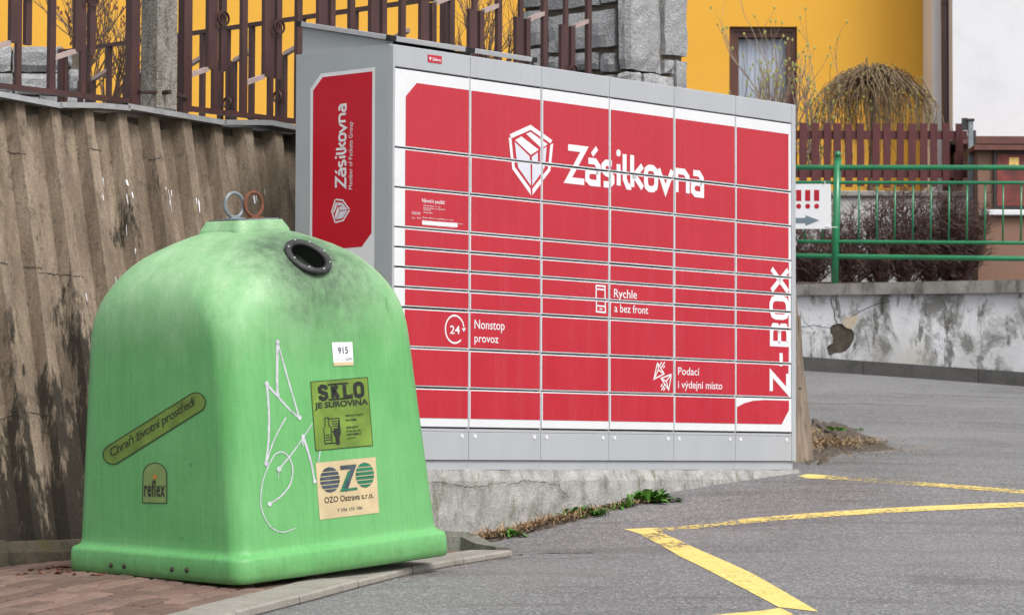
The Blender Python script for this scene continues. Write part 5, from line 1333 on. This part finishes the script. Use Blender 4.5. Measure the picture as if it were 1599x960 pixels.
patch_soil('soil_mound', [(1200, 690), (1230, 712), (1262, 727), (1290, 722), (1318, 712), (1360, 706), (1410, 700), (1385, 690), (1350, 678), (1325, 664), (1290, 655), (1262, 655), (1230, 665)], .03, M['soil'])
patch_soil('footing_dirt', [(700, 846), (735, 840), (780, 829), (830, 815), (880, 803), (930, 791), (985, 782), (1040, 771), (1045, 773), (990, 789), (940, 803), (885, 818), (830, 832), (780, 844), (735, 853), (705, 856)], .022, M['soil'], 6)
def blade(mb, p, d, L, w_, droop):
    sd_ = d.cross(UP); sd_ = sd_.normalized()*w_ if sd_.length > .01 else Vector((w_, 0, 0)); a = p; b = p+d*L*.55; c = p+d*L+Vector((0, 0, -droop*L))
    n0 = len(mb.v); mb.v += [a-sd_, a+sd_, b+sd_*.8, b-sd_*.8, c]; mb.f += [[n0, n0+1, n0+2, n0+3], [n0+3, n0+2, n0+4]]
st = MB(); rnd = random.Random(31)
def straw(line, nb_, wid, Lr, flat=.3, lift=0.):
    P_ = [gnd(*p) for p in line]
    for k_ in range(nb_):
        i = rnd.randrange(len(P_)-1); q = P_[i].lerp(P_[i+1], rnd.random()); q = q+Vector((rnd.gauss(0, wid), rnd.gauss(0, wid), 0)); q.z = gz(q.x, q.y)+rnd.uniform(.004, .02)+lift*rnd.uniform(.3, 1.)
        a = rnd.uniform(0, 2*math.pi); d = Vector((math.cos(a), math.sin(a), abs(rnd.gauss(0, flat)))).normalized(); blade(st, q, d, rnd.uniform(*Lr), .0024, rnd.uniform(0, .3))
straw([(705, 851), (740, 846), (780, 839), (820, 829), (850, 821), (890, 813), (930, 801)], 1100, .03, (.03, .12), .4, .012)
straw([(930, 800), (980, 790), (1030, 783)], 260, .02, (.02, .07), .4)
straw([(1248, 712), (1262, 702), (1285, 697), (1310, 700)], 620, .08, (.05, .16), .45, .03); straw([(1300, 705), (1340, 697), (1380, 694)], 300, .07, (.03, .12), .35, .02); straw([(1252, 690), (1270, 678)], 220, .07, (.04, .14), .4, .03)
straw([(1270, 725), (1380, 708), (1450, 700)], 300, .08, (.02, .05)); straw([(560, 925), (640, 908), (720, 888), (800, 870)], 130, .006, (.01, .03), .1)
tag(obj('dry_grass', st.vf, M['straw']), 'dry straw and dead grass along the footing and beside the trunk', 'grass', kind='stuff')
def weed(px, py, n, L, label, seed, wide=.3, upr=.7):
    rn_ = random.Random(seed); p = gnd(px, py); rt = empty('weed', p, label, 'weed', 'weeds along the footing')
    for k_ in range(n):
        a = rn_.uniform(0, 2*math.pi); el = rn_.uniform(.25, 1.3)*min(1.1, upr+.15); d = Vector((math.cos(a), math.sin(a), math.tan(el))).normalized(); l = L*rn_.uniform(.5, 1); sd_ = d.cross(UP).normalized()*l*wide*.5; c = p+Vector((rn_.gauss(0, L*.35), rn_.gauss(0, L*.2), .005)); nn = sd_.cross(d).normalized()
        st_ = [(0, .15), (.3, .8), (.6, 1.), (.85, .6), (1, .05)]; V = []
        for t, w_ in st_:
            m_2 = c+d*l*t+Vector((0, 0, -.45*l*t*t)); V += [m_2-sd_*w_+nn*.12*l*w_*.4, m_2, m_2+sd_*w_+nn*.12*l*w_*.4]
        obj('leaf', (V, [[i*3+j, i*3+j+1, i*3+j+4, i*3+j+3] for i in range(4) for j in range(2)]), M['leafg'], rt, True)
    return rt
weed(797, 838, 40, .095, 'small green weed nearest to the bin at the footing', 1)
weed(907, 806, 60, .12, 'leafy green weed clump at the middle of the footing', 2, .36); weed(925, 804, 24, .09, 'green weed touching the right side of the middle clump', 7, .34)
weed(970, 793, 30, .085, 'low green weed between the two bigger weed clumps', 3)
weed(1014, 784, 110, .13, 'dense tallest green weed clump on the right part of the footing', 4, .34, 1.1)
weed(1305, 676, 80, .085, 'round green weed growing on the straw mound by the trunk', 5, .4, .9)
weed(1343, 674, 20, .06, 'tiny green grass tuft right of the weed on the mound', 6, .12, 1.2)
rnd = random.Random(77)
for i, (px, py) in enumerate(((48, 893), (62, 893), (75, 892), (88, 889), (96, 893), (104, 890), (108, 897), (70, 899), (92, 899), (40, 899), (115, 900), (152, 903), (160, 901), (30, 902))):
    p = gnd(px, py, .02); a = rnd.uniform(0, 6.28); V = []; L = rnd.uniform(.03, .065)
    for t, w_ in ((0, .1), (.25, .7), (.5, 1), (.75, .7), (1, .08)):
        for s_ in (-1, 0, 1): V.append(p+Vector((math.cos(a)*(t-.5)*L-math.sin(a)*s_*w_*L*.32, math.sin(a)*(t-.5)*L+math.cos(a)*s_*w_*L*.32, .006+abs(s_)*L*.22*rnd.uniform(.4, 1)+(.2*L*abs(t-.5)))))
    o = obj('dead_leaf', (V, [[k_*3+j, k_*3+j+1, k_*3+j+4, k_*3+j+3] for k_ in range(4) for j in range(2)]), M['leafb'])
    tag(o, 'curled brown dead leaf on the pavers at the foot of the retaining wall', 'leaf', 'dead leaves by the wall')
sh = MB()
for i in range(46):
    px, py = rnd.choice([(rnd.uniform(180, 420), rnd.uniform(905, 945)), (rnd.uniform(500, 620), rnd.uniform(898, 912)), (rnd.uniform(20, 200), rnd.uniform(900, 935))]); p = gnd(px, py, .018); s_ = rnd.uniform(.003, .010)
    a = [p+Vector((rnd.gauss(0, s_), rnd.gauss(0, s_), rnd.uniform(.001, .006))) for _ in range(4)]; sh.add((a, [[0, 1, 2], [0, 2, 3], [0, 3, 1], [1, 3, 2]]))
tag(obj('glass_shards', sh.vf, M['shard']), 'tiny glass shards scattered round the bin', 'glass', kind='stuff')
